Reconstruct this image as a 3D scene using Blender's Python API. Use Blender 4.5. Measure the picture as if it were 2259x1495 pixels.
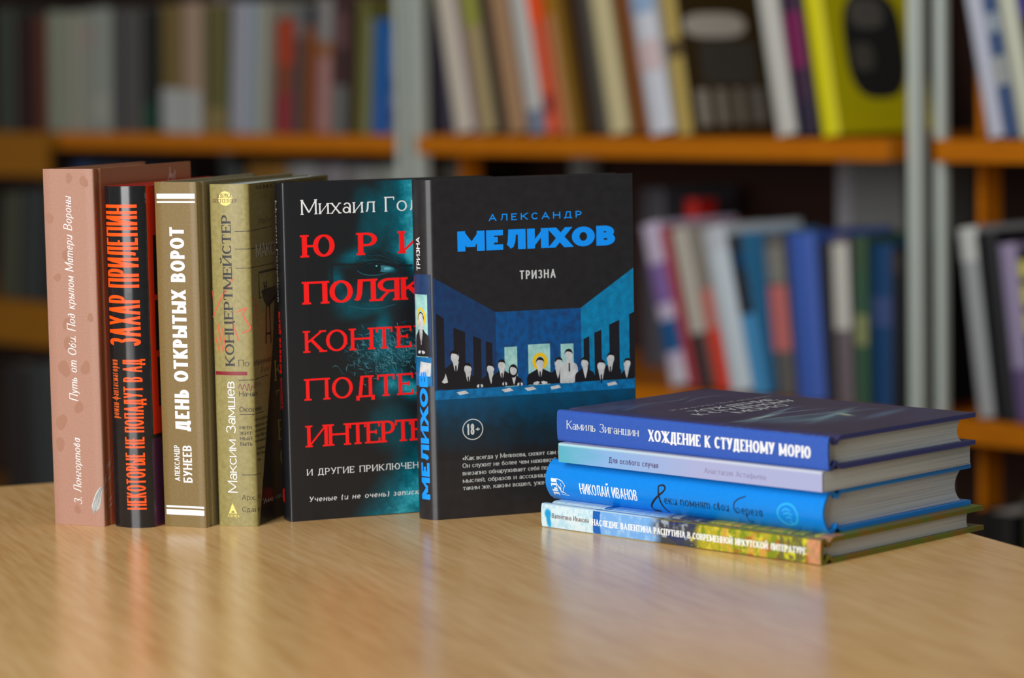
import bpy, math, random
import numpy as np
from mathutils import Matrix, Vector

SC = bpy.context.scene
for o in list(bpy.data.objects):
    bpy.data.objects.remove(o, do_unlink=True)
COL = SC.collection
PI = math.pi

# ------------------------------------------------------------------ camera
F_PX, PITCH, ROLL, EYE = 6200.0, 0.096979, -0.019748, 0.27488
FW = Vector((0, math.cos(PITCH), -math.sin(PITCH)))
UP = Vector((0, math.sin(PITCH), math.cos(PITCH)))
RT = Vector((1, 0, 0))
cr, sr = math.cos(ROLL), math.sin(ROLL)
c_r = RT * cr + UP * sr
c_u = UP * cr - RT * sr
cam_d = bpy.data.cameras.new('camera')
cam_d.sensor_width = 36.0
cam_d.lens = F_PX / 2259 * 36.0
cam_d.clip_end = 60
cam_d.dof.use_dof = True
cam_d.dof.focus_distance = 1.675
cam_d.dof.aperture_fstop = 4.9
cam = bpy.data.objects.new('camera', cam_d)
COL.objects.link(cam)
M = Matrix((c_r, c_u, -FW)).transposed().to_4x4()
M.translation = Vector((0, 0, EYE))
cam.matrix_world = M
SC.camera = cam

# ------------------------------------------------------------------ light
SC.view_settings.view_transform = 'Standard'
SC.view_settings.look = 'None'
SC.view_settings.exposure = 0.0
SC.view_settings.gamma = 1.0
SC.view_settings.use_curve_mapping = False
w = bpy.data.worlds.new('room_light')
SC.world = w
w.use_nodes = True
w.node_tree.nodes['Background'].inputs['Color'].default_value = (0.95, 1.0, 1.0, 1)
w.node_tree.nodes['Background'].inputs['Strength'].default_value = 0.14


def area(name, loc, target, sx, sy, power, col):
    d = bpy.data.lights.new(name, 'AREA')
    d.shape = 'RECTANGLE'
    d.size, d.size_y = sx, sy
    d.energy = power
    d.color = col
    o = bpy.data.objects.new(name, d)
    COL.objects.link(o)
    o.location = loc
    v = Vector(target) - Vector(loc)
    o.rotation_euler = v.to_track_quat('-Z', 'Y').to_euler()
    return o


area('window_daylight', (-1.34, -0.44, 1.26), (0.0, 1.7, 0.92), 1.35, 2.6, 103, (0.985, 0.99, 1.0))


# ------------------------------------------------------------------ helpers
def lin(c):
    c = c / 255.0
    return c / 12.92 if c <= 0.04045 else ((c + 0.055) / 1.055) ** 2.4


def rgb(r, g, b):
    return (lin(r), lin(g), lin(b), 1.0)


MATS = {}


def mat(name, col, rough=0.5, spec=0.5, coat=0.0, coat_rough=0.1, metal=0.0):
    if name in MATS:
        return MATS[name]
    m = bpy.data.materials.new(name)
    m.use_nodes = True
    b = m.node_tree.nodes['Principled BSDF']
    b.inputs['Base Color'].default_value = col
    b.inputs['Roughness'].default_value = rough
    b.inputs['Specular IOR Level'].default_value = spec
    b.inputs['Coat Weight'].default_value = coat
    b.inputs['Coat Roughness'].default_value = coat_rough
    b.inputs['Metallic'].default_value = metal
    MATS[name] = m
    return m


def N(m, kind, **kw):
    n = m.node_tree.nodes.new(kind)
    for k, v in kw.items():
        if k in n.inputs:
            n.inputs[k].default_value = v
        else:
            setattr(n, k, v)
    return n


def bsdf(m):
    return m.node_tree.nodes['Principled BSDF']


def ramp(m, stops, fac):
    r = m.node_tree.nodes.new('ShaderNodeValToRGB')
    e = r.color_ramp.elements
    while len(e) < len(stops):
        e.new(0.5)
    for i, (p, c) in enumerate(stops):
        e[i].position = p
        e[i].color = c
    m.node_tree.links.new(fac, r.inputs['Fac'])
    return r


def grain_mat(name, c0, c1, scale=300, rough=0.45, spec=0.5, bump=0.0, detail=3, stretch=(1, 1, 1), coat=0.0, lo=0.35, hi=0.65):
    """two tones mixed by a noise in object space, optionally with a fine bump"""
    m = mat(name, c0, rough, spec, coat)
    L = m.node_tree.links
    tc = N(m, 'ShaderNodeTexCoord')
    mp = N(m, 'ShaderNodeMapping', Scale=stretch)
    L.new(tc.outputs['Object'], mp.inputs['Vector'])
    ns = N(m, 'ShaderNodeTexNoise', Scale=scale, Detail=detail)
    L.new(mp.outputs['Vector'], ns.inputs['Vector'])
    r = ramp(m, [(lo, c0), (hi, c1)], ns.outputs['Fac'])
    L.new(r.outputs['Color'], bsdf(m).inputs['Base Color'])
    if bump:
        b = N(m, 'ShaderNodeBump', Strength=bump, Distance=0.0002)
        L.new(ns.outputs['Fac'], b.inputs['Height'])
        L.new(b.outputs['Normal'], bsdf(m).inputs['Normal'])
    return m


def vcol_mat(name, rough=0.4, spec=0.5, coat=0.0, bump=0.0):
    m = mat(name, (1, 1, 1, 1), rough, spec, coat)
    a = N(m, 'ShaderNodeVertexColor', layer_name='ink')
    m.node_tree.links.new(a.outputs['Color'], bsdf(m).inputs['Base Color'])
    if bump:
        tc = N(m, 'ShaderNodeTexCoord')
        ns = N(m, 'ShaderNodeTexNoise', Scale=1800.0, Detail=2)
        m.node_tree.links.new(tc.outputs['Object'], ns.inputs['Vector'])
        b = N(m, 'ShaderNodeBump', Strength=bump, Distance=0.0001)
        m.node_tree.links.new(ns.outputs['Fac'], b.inputs['Height'])
        m.node_tree.links.new(b.outputs['Normal'], bsdf(m).inputs['Normal'])
    return m


class MB:
    """collects faces; build() links them as ONE mesh object"""

    def __init__(self):
        self.v, self.f, self.m, self.s = [], [], [], []

    def face(self, pts, mi=0, smooth=False):
        n = len(self.v)
        self.v += [tuple(p) for p in pts]
        self.f.append(tuple(range(n, n + len(pts))))
        self.m.append(mi)
        self.s.append(smooth)

    def grid(self, rows, mi=0, smooth=False, flip=False):
        n = len(self.v)
        k = len(rows[0])
        for r in rows:
            self.v += [tuple(p) for p in r]
        for i in range(len(rows) - 1):
            for j in range(k - 1):
                q = (n + i * k + j, n + i * k + j + 1, n + (i + 1) * k + j + 1, n + (i + 1) * k + j)
                self.f.append(q[::-1] if flip else q)
                self.m.append(mi(j) if callable(mi) else mi)
                self.s.append(smooth(j) if callable(smooth) else smooth)

    def box(self, a, b, mi=0):
        x0, y0, z0 = a
        x1, y1, z1 = b
        n = len(self.v)
        self.v += [(x0, y0, z0), (x1, y0, z0), (x1, y1, z0), (x0, y1, z0), (x0, y0, z1), (x1, y0, z1), (x1, y1, z1), (x0, y1, z1)]
        for q in ((0, 3, 2, 1), (4, 5, 6, 7), (0, 1, 5, 4), (1, 2, 6, 5), (2, 3, 7, 6), (3, 0, 4, 7)):
            self.f.append(tuple(n + i for i in q))
            self.m.append(mi)
            self.s.append(False)

    def build(self, name, mats, parent=None, label=None, bevel=0.0):
        me = bpy.data.meshes.new(name)
        me.from_pydata(self.v, [], self.f)
        for m in (mats if isinstance(mats, (list, tuple)) else [mats]):
            me.materials.append(m)
        me.polygons.foreach_set('material_index', self.m)
        me.polygons.foreach_set('use_smooth', self.s)
        me.update()
        o = bpy.data.objects.new(name, me)
        COL.objects.link(o)
        if parent:
            o.parent = parent
        if label:
            o['label'] = label
        if bevel:
            bv = o.modifiers.new('bevel', 'BEVEL')
            bv.width = bevel
            bv.segments = 3
            bv.limit_method = 'ANGLE'
        return o


def thing(name, label, cat, group=None, mw=None):
    o = bpy.data.objects.new(name, None)
    o.empty_display_size = 0.02
    COL.objects.link(o)
    o['label'] = label
    o['category'] = cat
    if group:
        o['group'] = group
    if mw is not None:
        o.matrix_world = mw
    return o


# ------------------------------------------------------------------ lettering: stroke-built Cyrillic
def el(cx, cy, rx, ry, a0, a1, n=16):
    return [(cx + rx * math.cos(math.radians(a0 + (a1 - a0) * i / n)), cy + ry * math.sin(math.radians(a0 + (a1 - a0) * i / n))) for i in range(n + 1)]


def P(pts, s='', t='', k='l'):
    return (pts, s, t, k)


def V(x, y0=0, y1=1, s='01'):
    return P([(x, y0), (x, y1)], s)


def Hh(y, x0=0, x1=1, t=''):
    return P([(x0, y), (x1, y)], '', t)


def bowl(y0, y1, x0=0, x1=1):
    xm = x0 + .45 * (x1 - x0)
    return P([(x0, y1)] + el(xm, (y0 + y1) / 2, x1 - xm, (y1 - y0) / 2, 90, -90, 12) + [(x0, y0)], k='c')


def ring(cx, cy, rx, ry):
    return P(el(cx, cy, rx, ry, 0, 360, 26), k='o')


GL = {
    'А': (.74, [P([(0, 0), (.5, 1)], '0'), P([(.5, 1), (1, 0)], '1'), P([(.17, .3), (.83, .3)])]),
    'Б': (.62, [V(0), Hh(1, 0, .92, '1'), bowl(0, .57)]),
    'В': (.64, [V(0), bowl(.52, 1, 0, .92), bowl(0, .52)]),
    'Г': (.55, [V(0), Hh(1, t='1')]),
    'Д': (.76, [P([(.14, .0), (.3, 1)]), Hh(1, .3, .84), V(.84, 0, 1, '1'), Hh(0, 0, 1), P([(0, 0), (0, -.2)]), P([(1, 0), (1, -.2)])]),
    'Е': (.56, [V(0), Hh(1, t='1'), Hh(.52, 0, .84, 'm'), Hh(0, t='1')]),
    'Ж': (1.0, [V(.5), P([(0, 1), (.46, .5)], '0'), P([(.46, .5), (0, 0)], '1'), P([(1, 1), (.54, .5)], '0'), P([(.54, .5), (1, 0)], '1')]),
    'З': (.58, [P(el(.45, .76, .47, .24, 155, -90), k='c'), P(el(.45, .26, .55, .26, 90, -155), k='c')]),
    'И': (.72, [V(0), V(1), P([(0, 0), (1, 1)])]),
    'Й': (.72, [V(0), V(1), P([(0, 0), (1, 1)]), P(el(.5, 1.34, .24, .14, 180, 360), k='c')]),
    'К': (.66, [V(0), P([(.97, 1), (.06, .45)], '0'), P([(.3, .6), (1, 0)], '1')]),
    'Л': (.7, [P([(0, .03), (.12, .08), (.22, .35), (.28, 1)], k='c'), Hh(1, .28, 1), V(1)]),
    'М': (.9, [V(0), V(1), P([(0, 1), (.5, .1)]), P([(.5, .1), (1, 1)])]),
    'Н': (.72, [V(0), V(1), Hh(.52)]),
    'О': (.78, [ring(.5, .5, .5, .5)]),
    'П': (.7, [V(0), V(1), Hh(1)]),
    'Р': (.6, [V(0), bowl(.43, 1)]),
    'С': (.64, [P(el(.57, .5, .57, .5, 42, 318, 20), k='c')]),
    'Т': (.64, [V(.5, 0, 1, '0'), Hh(1, t='01')]),
    'У': (.66, [P([(0, 1), (.52, .36)], '0'), P([(1, 1), (.46, .16), (.32, .02), (.06, .02)], '0', k='c')]),
    'Ф': (.85, [V(.5), ring(.5, .52, .5, .34)]),
    'Х': (.68, [P([(0, 0), (1, 1)], '01'), P([(0, 1), (1, 0)], '01')]),
    'Ц': (.72, [V(0, 0, 1, '1'), V(.9, 0, 1, '1'), Hh(0, 0, 1.06), P([(1.06, 0), (1.06, -.22)])]),
    'Ч': (.66, [V(1), P([(0, 1), (0, .66)] + el(.35, .66, .35, .2, 180, 270, 8) + [(1, .46)], '0', k='c')]),
    'Ш': (.98, [V(0), V(.5), V(1), Hh(0)]),
    'Щ': (1.0, [V(0), V(.46), V(.92), Hh(0, 0, 1.04), P([(1.04, 0), (1.04, -.22)])]),
    'Ы': (.86, [V(0), bowl(0, .56, 0, .68), V(1)]),
    'Ь': (.58, [V(0), bowl(0, .56)]),
    'Э': (.64, [P(el(.43, .5, .57, .5, 138, -138, 20), k='c'), Hh(.5, .3, 1)]),
    'Ю': (1.06, [V(0), Hh(.5, 0, .4), ring(.7, .5, .3, .5)]),
    'Я': (.63, [V(1), P([(1, 1)] + el(.5, .715, .5, .285, 90, 270, 12) + [(1, .43)], k='c'), P([(.52, .43), (0, 0)], '1')]),
    'N': (.74, [V(0), V(1), P([(0, 1), (1, 0)])]),
    '1': (.4, [V(.75, 0, 1, '0'), P([(.75, 1), (.1, .78)])]),
    '8': (.58, [ring(.5, .76, .42, .24), ring(.5, .26, .5, .26)]),
    '+': (.6, [Hh(.45), P([(.5, .15), (.5, .75)])]),
    '.': (.12, [P([(.5, 0), (.5, .1)])]), ',': (.14, [P([(.6, .1), (.3, -.16)])]), '-': (.34, [Hh(.38)]),
    '(': (.28, [P(el(1, .45, .9, .66, 120, 240, 10), k='c')]), ')': (.28, [P(el(0, .45, .9, .66, 60, -60, 10), k='c')]),
    '«': (.5, [P([(.45, .6), (.05, .35), (.45, .1)], k='c'), P([(.95, .6), (.55, .35), (.95, .1)], k='c')]),
    '»': (.5, [P([(.05, .6), (.45, .35), (.05, .1)], k='c'), P([(.55, .6), (.95, .35), (.55, .1)], k='c')]),
}
LOW = {   # drawn in x-height units
    'а': (.66, [P([(1, 0), (1, .66)] + el(.55, .66, .45, .34, 0, 155, 10), '', k='c'), ring(.45, .28, .45, .28)]),
    'б': (.76, [ring(.5, .44, .5, .44), P([(0, .5), (.06, .9), (.3, 1.12), (.66, 1.22), (.86, 1.44)], k='c')]),
    'е': (.72, [P(el(.5, .5, .5, .5, 0, 318, 22), k='c'), Hh(.52, 0, 1)]),
    'р': (.76, [V(0, -.42, 1), bowl(0, 1)]),
    'у': (.74, [P([(0, 1), (.52, .06)], '0'), P([(1, 1), (.46, -.2), (.28, -.42), (0, -.4)], '0', k='c')]),
    'ф': (1.1, [V(.5, -.42, 1.42), ring(.5, .5, .5, .5)]),
    'к': (.74, [V(0), P([(.95, 1), (.06, .47)], '0'), P([(.3, .6), (1, 0)], '1')]),
}
ITA = {
    'и': (.78, [P([(0, 1), (0, .3)] + el(.4, .3, .4, .3, 180, 290, 8) + [(1, .5)], k='c'), V(1, 0, 1, '')]),
    'т': (1.2, [V(0, 0, 1, ''), P([(0, .55)] + el(.25, .6, .25, .4, 150, 0, 8) + [(.5, 0)], k='c'), P([(.5, .55)] + el(.75, .6, .25, .4, 150, 0, 8) + [(1, 0)], k='c')]),
    'п': (.78, [V(0, 0, 1, ''), P([(0, .5)] + el(.55, .6, .45, .4, 150, 0, 8) + [(1, 0)], k='c')]),
    'д': (.76, [ring(.48, .42, .48, .42), P([(.96, .42), (.9, 1.0), (.6, 1.36), (.2, 1.4)], k='c')]),
    'г': (.55, [P(el(.5, .72, .4, .28, 150, -30, 8) + el(.45, .26, .4, .26, 60, 330, 10)[4:], k='c')]),
    'в': (.7, [ring(.45, .36, .45, .36), P([(0, .4), (.1, 1.1), (.5, 1.4), (.75, 1.1), (.3, .72)], k='c')]),
    'а': (.74, [ring(.42, .5, .42, .5), V(.92, 0, 1, '')]),
}


class Style:
    def __init__(s, ws=.16, wt=None, ser=0.0, st=.05, sl=0.0, tr=.12, xh=.7, ita=False, xs=1.0, tick=.2):
        s.ws, s.wt, s.ser, s.st, s.sl, s.tr, s.xh, s.ita, s.xs, s.tick = ws, (ws if wt is None else wt), ser, st, sl, tr, xh, ita, xs, tick


def glyph(ch, stl):
    """-> natural width (caps heights), strokes, vertical scale"""
    if stl.ita and ch in ITA:
        g = ITA[ch]
        return g[0] * stl.xh, g[1], stl.xh
    if ch in GL:
        return GL[ch][0], GL[ch][1], 1.0
    if ch in LOW:
        g = LOW[ch]
        return g[0] * stl.xh, g[1], stl.xh
    u = ch.upper()
    if u in GL:
        return GL[u][0] * stl.xh * 1.08, GL[u][1], stl.xh
    return .4, [], 1.0


def stroke_polys(st, W, S, stl):
    """one stroke -> list of (left, right) ribbons / rect polygons in cap-height units"""
    pts, ser, tick, k = st
    ws, wt = stl.ws, stl.wt
    if S < .99:
        ws, wt = ws * .92, wt * .95
    H = S

    def mp(p):
        return (ws / 2 + p[0] * (W - ws), wt / 2 + p[1] * (H - wt))
    q = [mp(p) for p in pts]
    if k == 'o':
        q = q[:-1]
    n = len(q)

    def th(dx, dy):
        L = math.hypot(dx, dy) or 1
        a = abs(dy) / L
        t = wt + (ws - wt) * a
        if k == 'l' and dx * dy > 0 and .2 < a < .985 and ws > wt * 1.35:
            t = wt + (ws - wt) * a * .18
        elif k == 'l' and .2 < a < .985 and wt >= ws * .74:
            t *= .93
        return t
    out = []
    Lf, Rt = [], []
    for i in range(n):
        if k == 'o':
            a, b = q[i - 1], q[(i + 1) % n]
        else:
            a, b = q[max(i - 1, 0)], q[min(i + 1, n - 1)]
        d1 = (q[i][0] - a[0], q[i][1] - a[1])
        d2 = (b[0] - q[i][0], b[1] - q[i][1])
        if k != 'o' and i == 0:
            d1 = d2
        if k != 'o' and i == n - 1:
            d2 = d1
        l1, l2 = math.hypot(*d1) or 1, math.hypot(*d2) or 1
        dx, dy = d1[0] / l1 + d2[0] / l2, d1[1] / l1 + d2[1] / l2
        L = math.hypot(dx, dy) or 1
        nx, ny = -dy / L, dx / L
        if k == 'l':
            t = (th(*d1) + th(*d2)) / 4
            ox, oy = nx * t, ny * t
        else:       # broad oval pen
            A_, B_ = ws * ws / 4, wt * wt / 4
            den = math.sqrt(A_ * nx * nx + B_ * ny * ny) or 1
            ox, oy = A_ * nx / den, B_ * ny / den
        Lf.append((q[i][0] + ox, q[i][1] + oy))
        Rt.append((q[i][0] - ox, q[i][1] - oy))
    if k == 'o':
        Lf.append(Lf[0])
        Rt.append(Rt[0])
    else:
        for e, j in ((0, 1), (n - 1, n - 2)):
            dx, dy = q[e][0] - q[j][0], q[e][1] - q[j][1]
            L = math.hypot(dx, dy) or 1
            sx, sy = dx / L, dy / L
            yk = pts[e][1]
            straight = k == 'l' or (k == 'c' and ((e == 0 and '0' in ser) or (e and '1' in ser) or abs(sx) < .02))
            t = th(dx, dy) / 2
            if straight and abs(sy) > .35:
                Y = 0.0 if yk == 0 else (H if yk == 1 else q[e][1])
                X = q[e][0] + (Y - q[e][1]) / sy * sx
                hw = t / abs(sy)
                sgn = 1 if (Lf[e][0] > Rt[e][0]) else -1
                cl = (lambda v: min(max(v, 0.0), W)) if (ser == '' and k == 'l') else (lambda v: v)
                Lf[e] = (cl(X + sgn * hw), Y)
                Rt[e] = (cl(X - sgn * hw), Y)
                if stl.ser and ((e == 0 and '0' in ser) or (e and '1' in ser)):
                    x0, x1 = X - hw - stl.ser, X + hw + stl.ser
                    y0, y1 = (Y, Y + stl.st) if sy < 0 else (Y - stl.st, Y)
                    out.append(([(x0, y0), (x0, y1)], [(x1, y0), (x1, y1)]))
            elif k == 'l' and abs(sy) <= .35:
                ex = ws / 2 if abs(sy) < .01 else 0
                if 'm' in tick:
                    ex = 0
                Lf[e] = (Lf[e][0] + sx * ex, Lf[e][1])
                Rt[e] = (Rt[e][0] + sx * ex, Rt[e][1])
                if stl.ser and (('1' in tick and e) or ('0' in tick and not e) or ('m' in tick and e)):
                    X = q[e][0] + sx * ex
                    tw = stl.st * 1.05
                    x0, x1 = (X - tw, X) if sx > 0 else (X, X + tw)
                    y = q[e][1]
                    if 'm' in tick:
                        y0, y1 = y - stl.tick * .5, y + stl.tick * .5
                    elif yk > .7:
                        y0, y1 = y - stl.tick, y + wt / 2
                    else:
                        y0, y1 = y - wt / 2, y + stl.tick
                    out.append(([(x0, y0), (x0, y1)], [(x1, y0), (x1, y1)]))
    out.insert(0, (Lf, Rt))
    return out


def layout(txt, stl, size, length):
    """-> list of (ribbons) in metres; the line is stretched in width to `length`"""
    wsum, fixed = 0.0, 0.0
    items = []
    for ch in txt:
        if ch == ' ':
            items.append((None, .34))
            wsum += .34
        else:
            wd, sk, S = glyph(ch, stl)
            items.append((sk, wd, S))
            wsum += wd
    trs = stl.tr * (len(txt) - 1)
    k = stl.xs if length is None else max(.2, (length / size - trs) / wsum)
    x = 0.0
    res = []
    for it in items:
        if it[0] is None:
            x += it[1] * k + stl.tr
            continue
        sk, wd, S = it
        W = max(wd * k, stl.ws * 1.02)
        num = 0
        for st in sk:
            for (Lf, Rt) in stroke_polys(st, W, S, stl):
                f = lambda p: ((x + p[0] + stl.sl * p[1]) * size, p[1] * size)
                res.append(([f(p) for p in Lf], [f(p) for p in Rt], num))
                num += 1
        x += wd * k + stl.tr
    return res


def densify(A, B, h):
    oa, ob = [A[0]], [B[0]]
    for i in range(1, len(A)):
        L = max(math.dist(A[i - 1], A[i]), math.dist(B[i - 1], B[i]))
        n = max(1, int(L / h))
        for j in range(1, n + 1):
            t = j / n
            oa.append((A[i - 1][0] * (1 - t) + A[i][0] * t, A[i - 1][1] * (1 - t) + A[i][1] * t))
            ob.append((B[i - 1][0] * (1 - t) + B[i][0] * t, B[i - 1][1] * (1 - t) + B[i][1] * t))
    return oa, ob


def cut_of(surf, pts):
    """how finely a print must be cut to follow this surface (None: flat)"""
    bk = getattr(surf, '__self__', None)
    nm = surf.__name__
    if bk is not None and nm == 'spine' and bk.bulge > .0003 or nm in ('flip_spine', 'wrap4'):
        return .0012
    if bk is not None and nm == 'cover' and min(p[0] for p in pts) < .0126:
        return .0011
    return None


def add_ribbon(mb, A, B, surf, lift, mi=0, dens=None):
    dens = cut_of(surf, A + B)
    if dens:
        A, B = densify(A, B, dens)
        w_ = max(math.dist(p, q) for p, q in zip(A, B))
        n = max(1, min(12, int(w_ / dens)))
        mb.grid([[surf(p[0] * (1 - j / n) + q[0] * j / n, p[1] * (1 - j / n) + q[1] * j / n, lift) for p, q in zip(A, B)] for j in range(n + 1)], mi)
        return
    mb.grid([[surf(p[0], p[1], lift) for p in A], [surf(p[0], p[1], lift) for p in B]], mi)


def write(mb, txt, stl, size, length, place, surf, mi=0, dens=None, lift=7e-5):
    """place(x, y) -> surface coordinates; surf(a, b, lift) -> local xyz (metres)"""
    for A, B, num in layout(txt, stl, size, length):
        add_ribbon(mb, [place(*p) for p in A], [place(*p) for p in B], surf, lift + num * 3e-6, mi, dens)


def clip_half(pts, a, keep_above):
    out = []
    for i, p in enumerate(pts):
        q = pts[(i + 1) % len(pts)]
        ip, iq = (p[0] >= a) == keep_above, (q[0] >= a) == keep_above
        if ip:
            out.append(p)
        if ip != iq:
            t = (a - p[0]) / (q[0] - p[0])
            out.append((a, p[1] + (q[1] - p[1]) * t))
    return out


def poly(mb, pts, surf, lift=7e-5, mi=0):
    c = cut_of(surf, pts)
    if not c:
        mb.face([surf(p[0], p[1], lift) for p in pts], mi)
        return
    lo, hi = min(p[0] for p in pts), max(p[0] for p in pts)
    edges = [lo + (hi - lo) * i / max(1, int((hi - lo) / c)) for i in range(max(1, int((hi - lo) / c)) + 1)]
    for x0, x1 in zip(edges[:-1], edges[1:]):
        q = clip_half(clip_half(pts, x0, True), x1, False) if len(edges) > 2 else pts
        if len(q) > 2:
            mb.face([surf(p[0], p[1], lift) for p in q], mi)


def disc(mb, cx, cy, rx, ry, surf, lift=7e-5, mi=0, n=28):
    poly(mb, [(cx + rx * math.cos(2 * PI * i / n), cy + ry * math.sin(2 * PI * i / n)) for i in range(n)], surf, lift, mi)


def hoop(mb, cx, cy, rx, ry, t, surf, lift=7e-5, mi=0, n=40):
    a = [(cx + rx * math.cos(2 * PI * i / n), cy + ry * math.sin(2 * PI * i / n)) for i in range(n + 1)]
    b = [(cx + (rx - t) * math.cos(2 * PI * i / n), cy + (ry - t) * math.sin(2 * PI * i / n)) for i in range(n + 1)]
    add_ribbon(mb, a, b, surf, lift, mi)


def brush(mb, pts, wd, surf, lift=7e-5, mi=0, smooth=True, taper=0.3):
    """a pen line through pts of width wd"""
    if smooth and len(pts) > 2:
        q = []
        for i in range(len(pts) - 1):
            p0, p1, p2, p3 = pts[max(i - 1, 0)], pts[i], pts[i + 1], pts[min(i + 2, len(pts) - 1)]
            for j in range(6):
                t = j / 6
                q.append(tuple(.5 * (2 * p1[a] + (p2[a] - p0[a]) * t + (2 * p0[a] - 5 * p1[a] + 4 * p2[a] - p3[a]) * t * t + (3 * p1[a] - p0[a] - 3 * p2[a] + p3[a]) * t ** 3) for a in (0, 1)))
        q.append(pts[-1])
        pts = q
    A, B = [], []
    n = len(pts)
    for i in range(n):
        a, b = pts[max(i - 1, 0)], pts[min(i + 1, n - 1)]
        dx, dy = b[0] - a[0], b[1] - a[1]
        L = math.hypot(dx, dy) or 1
        t = wd / 2 * (1 - taper * abs(2 * i / (n - 1) - 1) ** 2)
        A.append((pts[i][0] - dy / L * t, pts[i][1] + dx / L * t))
        B.append((pts[i][0] + dy / L * t, pts[i][1] - dx / L * t))
    add_ribbon(mb, A, B, surf, lift, mi)


# ------------------------------------------------------------------ numeric prints (vertex ink)
def vnoise(x, y, seed=0):
    xi, yi = np.floor(x).astype(np.int64), np.floor(y).astype(np.int64)
    fx, fy = x - xi, y - yi
    fx, fy = fx * fx * (3 - 2 * fx), fy * fy * (3 - 2 * fy)

    def h(a, b):
        n = (a * 374761393 + b * 668265263 + seed * 144665) & 0x7fffffff
        n = ((n ^ (n >> 13)) * 1274126177) & 0x7fffffff
        return ((n ^ (n >> 16)) & 0xffff) / 65535.0
    return (h(xi, yi) * (1 - fx) + h(xi + 1, yi) * fx) * (1 - fy) + (h(xi, yi + 1) * (1 - fx) + h(xi + 1, yi + 1) * fx) * fy


def fbm(x, y, seed=0, n=4):
    s, a, t = 0, 1.0, 0
    for i in range(n):
        s = s + a * vnoise(x * 2 ** i, y * 2 ** i, seed + i)
        t += a
        a *= .55
    return s / t


def blob(X, Y, cx, cy, rx, ry, ang=0, soft=2.0):
    a = math.radians(ang)
    dx, dy = X - cx, Y - cy
    u, v = (dx * math.cos(a) + dy * math.sin(a)) / rx, (-dx * math.sin(a) + dy * math.cos(a)) / ry
    return np.exp(-(u * u + v * v) ** soft)


def srgb_to_lin(c):
    c = np.clip(c, 0, 255) / 255.0
    return np.where(c <= 0.04045, c / 12.92, ((c + 0.055) / 1.055) ** 2.4)


def print_grid(name, a0, a1, na, b0, b1, nb, func, surf, material, parent, lift=3.5e-5, label=None, extra=None):
    """a printed picture: func(A, B) (mm) -> sRGB array, laid on surf"""
    a = np.linspace(a0, a1, na)
    b = np.linspace(b0, b1, nb)
    A, B = np.meshgrid(a, b)
    C = func(A, B)
    mb = MB()
    mb.grid([[surf(A[i, j] / 1000, B[i, j] / 1000, lift) for j in range(na)] for i in range(nb)])
    if extra:
        extra(mb)
    o = mb.build(name, material, parent, label)
    at = o.data.color_attributes.new('ink', 'FLOAT_COLOR', 'POINT')
    cc = np.ones((len(mb.v), 4))
    cc[:na * nb, :3] = srgb_to_lin(C.reshape(-1, 3))
    at.data.foreach_set('color', cc.ravel().astype(np.float32))
    return o


# ------------------------------------------------------------------ shared materials
INK = {
    'white': mat('white_ink', rgb(238, 240, 240), .4),
    'offwhite': mat('off_white_ink', rgb(205, 210, 208), .45),
    'orange': mat('orange_ink', rgb(255, 84, 14), .3),
    'dim_orange': mat('dull_orange_ink', rgb(205, 88, 32), .3),
    'red': mat('red_ink', rgb(250, 26, 26), .35),
    'blue': mat('blue_ink', rgb(6, 150, 255), .4),
    'black': mat('black_ink', rgb(26, 24, 28), .45),
    'soft_black': mat('faded_black_ink', rgb(62, 52, 40), .5),
    'plum': mat('plum_ink', rgb(72, 40, 92), .45),
    'slate': mat('slate_ink', rgb(128, 122, 158), .5),
    'brown': mat('brown_ink', rgb(112, 82, 70), .5),
    'maroon': mat('maroon_ink', rgb(128, 12, 30), .45),
    'yellow': mat('yellow_ink', rgb(236, 222, 120), .45),
    'gold': mat('ochre_ink', rgb(205, 190, 80), .45),
    'scrawl': mat('red_pencil', rgb(206, 92, 60), .5),
    'cyan': mat('pale_cyan_ink', rgb(40, 176, 236), .35),
}
PAPER = mat('page_edges', rgb(196, 190, 180), .8, .2)


def make_paper(name, c0, c1):
    """page edges: fine lines that run with the leaves (object y is the book's thickness)"""
    m = mat(name, c0, .85, .2)
    L = m.node_tree.links
    tc = N(m, 'ShaderNodeTexCoord')
    mp = N(m, 'ShaderNodeMapping', Scale=(6, 2600, 6))
    L.new(tc.outputs['Object'], mp.inputs['Vector'])
    ns = N(m, 'ShaderNodeTexNoise', Scale=1.0, Detail=2.5)
    L.new(mp.outputs['Vector'], ns.inputs['Vector'])
    r = ramp(m, [(.36, c1), (.56, c0)], ns.outputs['Fac'])
    L.new(r.outputs['Color'], bsdf(m).inputs['Base Color'])
    b = N(m, 'ShaderNodeBump', Strength=.35, Distance=.0002)
    L.new(ns.outputs['Fac'], b.inputs['Height'])
    L.new(b.outputs['Normal'], bsdf(m).inputs['Normal'])
    return m


PAPER_A = make_paper('cream_page_edges', rgb(200, 207, 206), rgb(166, 171, 170))
PAPER_B = make_paper('grey_page_edges', rgb(200, 206, 208), rgb(168, 172, 174))


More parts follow.
